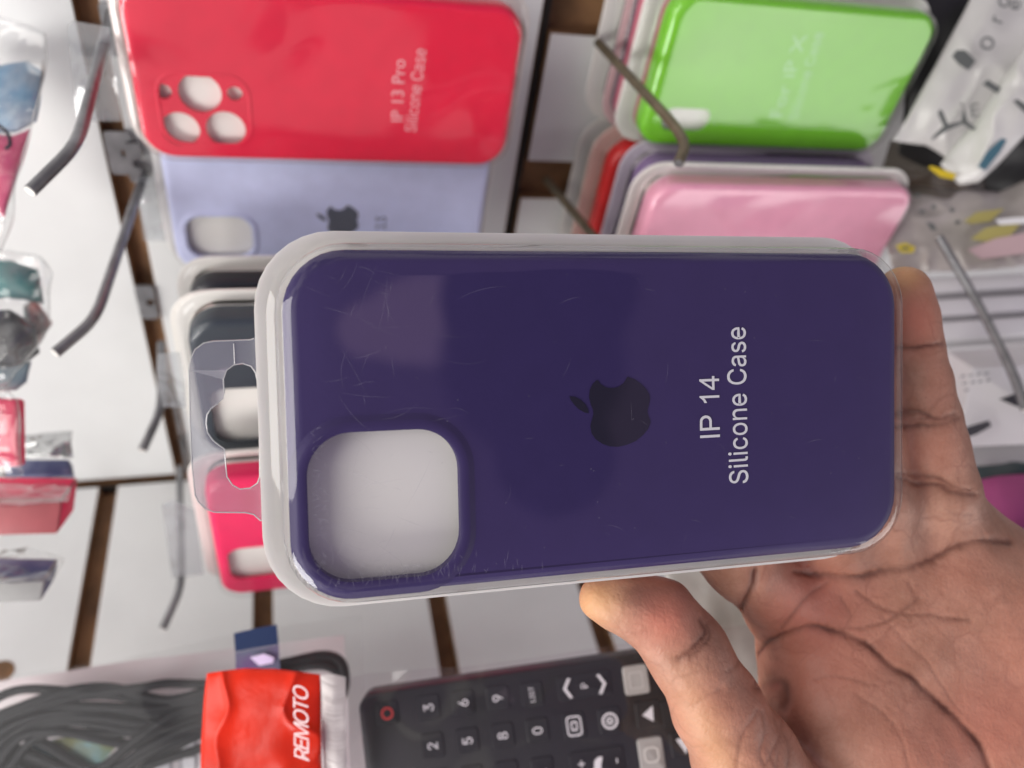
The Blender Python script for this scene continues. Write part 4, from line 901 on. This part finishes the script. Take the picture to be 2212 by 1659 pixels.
for _ in range(2): bmesh.ops.smooth_vert(bm, verts=bm.verts, factor=.5, use_axis_x=True, use_axis_y=True, use_axis_z=True)
bm.to_mesh(me); bm.free()
hand = bpy.data.objects.new('person', me); COL.objects.link(hand); hand.matrix_world = fr_h.mat()
sub = hand.modifiers.new('s', 'SUBSURF'); sub.levels = 1; sub.render_levels = 1
dg = bpy.context.evaluated_depsgraph_get(); me2 = bpy.data.meshes.new_from_object(hand.evaluated_get(dg)); hand.modifiers.clear(); hand.data = me2; bpy.data.meshes.remove(me); me2.name = 'person'
nv_ = len(me2.vertices); co = np.empty(nv_ * 3); me2.vertices.foreach_get('co', co); co = co.reshape(-1, 3)
no = np.empty(nv_ * 3); me2.vertices.foreach_get('normal', no); no = no.reshape(-1, 3)
Mw_ = np.array(hand.matrix_world); wc = co @ Mw_[:3, :3].T + Mw_[:3, 3]; cvv = (wc - EYE) @ MW        # back to lens space
px_ = CX + F * cvv[:, 0] / cvv[:, 2]; py_ = CY + F * cvv[:, 1] / cvv[:, 2]
ncv = (no @ Mw_[:3, :3].T) @ MW; facing = -(ncv * cvv).sum(1) / np.linalg.norm(cvv, axis=1)
CRE = [  # palm lines: points, width px, depth mm, darkness
 ([(1617,1424),(1654,1392),(1700,1374),(1746,1355),(1792,1360),(1861,1387),(1930,1438),(1999,1489),(2068,1553),(2114,1604),(2142,1659),(2170,1730)], 7, .9, 1),
 ([(1720,1236),(1746,1240),(1829,1249),(1884,1242),(1949,1231),(2013,1208),(2068,1182),(2128,1166),(2185,1175)], 7, .8, .9),
 ([(1690,1360),(1737,1295),(1792,1258),(1800,1240)], 5, .4, .5),
 ([(1852,1281),(1912,1314),(1948,1328),(2022,1330),(2096,1341)], 4, .35, .5),
 ([(1815,1364),(1875,1353),(1930,1337),(1985,1290)], 5, .4, .5),
 ([(1905,1330),(1950,1380),(2010,1440),(2040,1490),(2090,1560)], 3.5, .2, .3),
 ([(1960,1250),(1975,1290),(1968,1340)], 3.5, .2, .3), ([(1815,1290),(1840,1330),(1830,1360)], 3.5, .2, .3),
 ([(1635,1484),(1660,1474),(1690,1480),(1697,1507),(1690,1530)], 12, .8, .8),
 ([(1634,1535),(1615,1570),(1600,1600),(1592,1659)], 4, .25, .35), ([(1645,1540),(1652,1580),(1642,1620),(1655,1659)], 4, .25, .35),
 ([(1685,1520),(1688,1580),(1660,1640),(1640,1700)], 4, .25, .4), ([(1681,1567),(1704,1613),(1700,1680)], 4, .25, .4), ([(1672,1550),(1683,1600),(1678,1659)], 4, .2, .3),
 ([(1850,1500),(1930,1560),(1960,1640),(1975,1720)], 3.5, .2, .25), ([(1760,1470),(1800,1462),(1900,1480)], 3.5, .2, .25),
 ([(1515,1337),(1528,1362),(1505,1395),(1466,1424)], 6, .5, .8), ([(1530,1345),(1537,1372),(1515,1400),(1490,1415)], 5, .4, .6),
 ([(1560,1490),(1530,1500),(1500,1520)], 4, .2, .25), ([(1600,1420),(1590,1440),(1570,1450)], 4, .2, .3),
 ([(1633,1236),(1627,1270),(1606,1310),(1577,1340)], 7, 1.1, 1.0),
 ([(1940,752),(1990,749),(2040,742)], 5.5, .6, .9), ([(1940,895),(1985,888),(2020,903),(2066,897)], 6, .6, .8), ([(1940,918),(2000,920),(2040,912),(2070,904)], 6, .6, .8), ([(1990,905),(2030,910)], 5, .3, .5),
 ([(1940,1030),(1990,1044),(2050,1056),(2105,1072)], 6, .6, .9), ([(1940,1020),(2010,1030),(2060,1050),(2100,1060)], 5.5, .5, .7), ([(2060,1110),(2100,1112)], 4, .2, .3),
]
cre = np.zeros(nv_); dsp = np.zeros(nv_)
wobx = np.array([mn.noise(Vector((x * .02, y * .02, 0))) * 6 + mn.noise(Vector((x * .09, y * .09, 3))) * 3 for x, y in zip(px_, py_)])
for pts, wd, dp, dk in CRE:
    C_ = np.array(curve(pts, 5)); best = np.full(nv_, 1e9)
    for a, b in zip(C_, C_[1:]):
        ab = b - a; t = np.clip(((px_ - a[0]) * ab[0] + (py_ + wobx - a[1]) * ab[1]) / (ab @ ab + 1e-9), 0, 1)
        best = np.minimum(best, np.hypot(px_ - a[0] - t * ab[0], py_ + wobx - a[1] - t * ab[1]))
    g = np.exp(-(best / wd) ** 2) * (facing > .05); g2 = np.exp(-(best / (wd * 2.6)) ** 2) * (facing > .05)
    cre = np.maximum(cre, (g ** 1.3 * .72 + g2 * .26) * dk * (.75 + .25 * np.sin(px_ * .05 + py_ * .037))); dsp = np.maximum(dsp, (g * .75 + g2 * .35) * dp * .001)
sw = np.array([mn.noise(Vector(p * 70)) for p in cvv]) * .0006 + np.array([mn.noise(Vector(p * 190)) for p in cvv]) * .00022
co -= no * (dsp - sw)[:, None]; me2.vertices.foreach_set('co', co.ravel())
blush = np.zeros(nv_)
for x, y, r_, a_ in ((1440, 1330, 70, .9), (1745, 1300, 90, .8), (1965, 690, 60, .8), (2000, 970, 70, .35), (1760, 1460, 110, .5), (2180, 1560, 130, .5), (1990, 1640, 160, .35), (2050, 1250, 80, .25)):
    blush += a_ * np.exp(-((px_ - x) ** 2 + (py_ - y) ** 2) / r_ ** 2)
tan = np.exp(-((px_ - 1285) ** 2 + (py_ - 1300) ** 2) / 55 ** 2) + .8 * np.exp(-((px_ - 1960) ** 2 + (py_ - 590) ** 2) / 40 ** 2) + .5 * np.exp(-((px_ - (1480 + (py_ - 1480) * .45)) / 45) ** 2) * np.clip((py_ - 1400) / 160, 0, 1)
for nmz, arr in (('crease', cre), ('blush', blush), ('tan', tan)):
    at_ = me2.attributes.new(nmz, 'FLOAT', 'POINT'); at_.data.foreach_set('value', np.clip(arr, 0, 1).astype(np.float32))
me2.polygons.foreach_set('use_smooth', [True] * len(me2.polygons))
sk = mat('brown_skin', (.52, .27, .18), .5, sss=.16, spec=.38); n = sk.node_tree.nodes; k = sk.node_tree.links; p = n['Principled BSDF']
t = n.new('ShaderNodeTexCoord'); z = n.new('ShaderNodeTexNoise'); z.inputs['Scale'].default_value = 90; z.inputs['Detail'].default_value = 6; z.inputs['Roughness'].default_value = .65; k.new(t.outputs['Object'], z.inputs['Vector'])
def mixc(f, a, b):
    x = n.new('ShaderNodeMix'); x.data_type = 'RGBA'; k.new(f, x.inputs['Factor'])
    for s_, v in ((x.inputs['A'], a), (x.inputs['B'], b)):
        if isinstance(v, tuple): s_.default_value = (*v, 1)
        else: k.new(v, s_)
    return x.outputs['Result']
def attr(nm_):
    a = n.new('ShaderNodeAttribute'); a.attribute_name = nm_; return a.outputs['Fac']
mr_ = n.new('ShaderNodeMapRange'); mr_.inputs['From Min'].default_value = .35; mr_.inputs['From Max'].default_value = .65; k.new(z.outputs['Fac'], mr_.inputs['Value'])
c_ = mixc(mr_.outputs['Result'], (.31, .152, .102), (.44, .236, .170))
z3 = n.new('ShaderNodeTexNoise'); z3.inputs['Scale'].default_value = 26; z3.inputs['Detail'].default_value = 3; k.new(t.outputs['Object'], z3.inputs['Vector'])
mr3 = n.new('ShaderNodeMapRange'); mr3.inputs['From Min'].default_value = .42; mr3.inputs['From Max'].default_value = .62; mr3.inputs['To Max'].default_value = .45; k.new(z3.outputs['Fac'], mr3.inputs['Value'])
c_ = mixc(mr3.outputs['Result'], c_, (.50, .20, .135))
vp = n.new('ShaderNodeTexNoise'); vp.inputs['Scale'].default_value = 900; vp.inputs['Detail'].default_value = 2; k.new(t.outputs['Object'], vp.inputs['Vector'])
mr4 = n.new('ShaderNodeMapRange'); mr4.inputs['From Min'].default_value = .5; mr4.inputs['From Max'].default_value = .75; mr4.inputs['To Max'].default_value = .28; k.new(vp.outputs['Fac'], mr4.inputs['Value'])
c_ = mixc(mr4.outputs['Result'], c_, (.27, .12, .08))
zd = n.new('ShaderNodeTexNoise'); zd.inputs['Scale'].default_value = 45; zd.inputs['Detail'].default_value = 3; k.new(t.outputs['Object'], zd.inputs['Vector'])
mxv = n.new('ShaderNodeVectorMath'); mxv.operation = 'MULTIPLY_ADD'; mxv.inputs[1].default_value = (.03, .03, .03); k.new(zd.outputs['Color'], mxv.inputs[0]); k.new(t.outputs['Object'], mxv.inputs[2])
vl = n.new('ShaderNodeTexVoronoi'); vl.feature = 'DISTANCE_TO_EDGE'; vl.inputs['Scale'].default_value = 62; k.new(mxv.outputs[0], vl.inputs['Vector'])
ml = n.new('ShaderNodeMapRange'); ml.inputs['From Min'].default_value = .0; ml.inputs['From Max'].default_value = .055; ml.inputs['To Min'].default_value = .42; ml.inputs['To Max'].default_value = 0; k.new(vl.outputs['Distance'], ml.inputs['Value'])
mm = n.new('ShaderNodeMath'); mm.operation = 'MULTIPLY'; k.new(ml.outputs['Result'], mm.inputs[0]); k.new(mr_.outputs['Result'], mm.inputs[1])
c_ = mixc(mm.outputs[0], c_, (.20, .075, .05))
c_ = mixc(attr('blush'), c_, (.55, .195, .135)); c_ = mixc(attr('tan'), c_, (.58, .31, .15)); c_ = mixc(attr('crease'), c_, (.12, .040, .026)); k.new(c_, p.inputs['Base Color'])
v = n.new('ShaderNodeTexVoronoi'); v.feature = 'DISTANCE_TO_EDGE'; v.inputs['Scale'].default_value = 700; mpv = n.new('ShaderNodeMapping'); mpv.inputs['Scale'].default_value = (1, .35, 1); k.new(t.outputs['Object'], mpv.inputs['Vector']); k.new(mpv.outputs[0], v.inputs['Vector'])
z2 = n.new('ShaderNodeTexNoise'); z2.inputs['Scale'].default_value = 420; z2.inputs['Detail'].default_value = 5; k.new(t.outputs['Object'], z2.inputs['Vector'])
ad = n.new('ShaderNodeMath'); ad.operation = 'MULTIPLY_ADD'; ad.inputs[1].default_value = .5; k.new(v.outputs['Distance'], ad.inputs[0]); k.new(z2.outputs['Fac'], ad.inputs[2])
b = n.new('ShaderNodeBump'); b.inputs['Strength'].default_value = .32; b.inputs['Distance'].default_value = .0007; k.new(ad.outputs[0], b.inputs['Height']); k.new(b.outputs['Normal'], p.inputs['Normal'])
me2.materials.clear(); me2.materials.append(sk)
tag(hand, 'person seen only as a brown hand, open palm and thumb holding the purple pack', 'person')
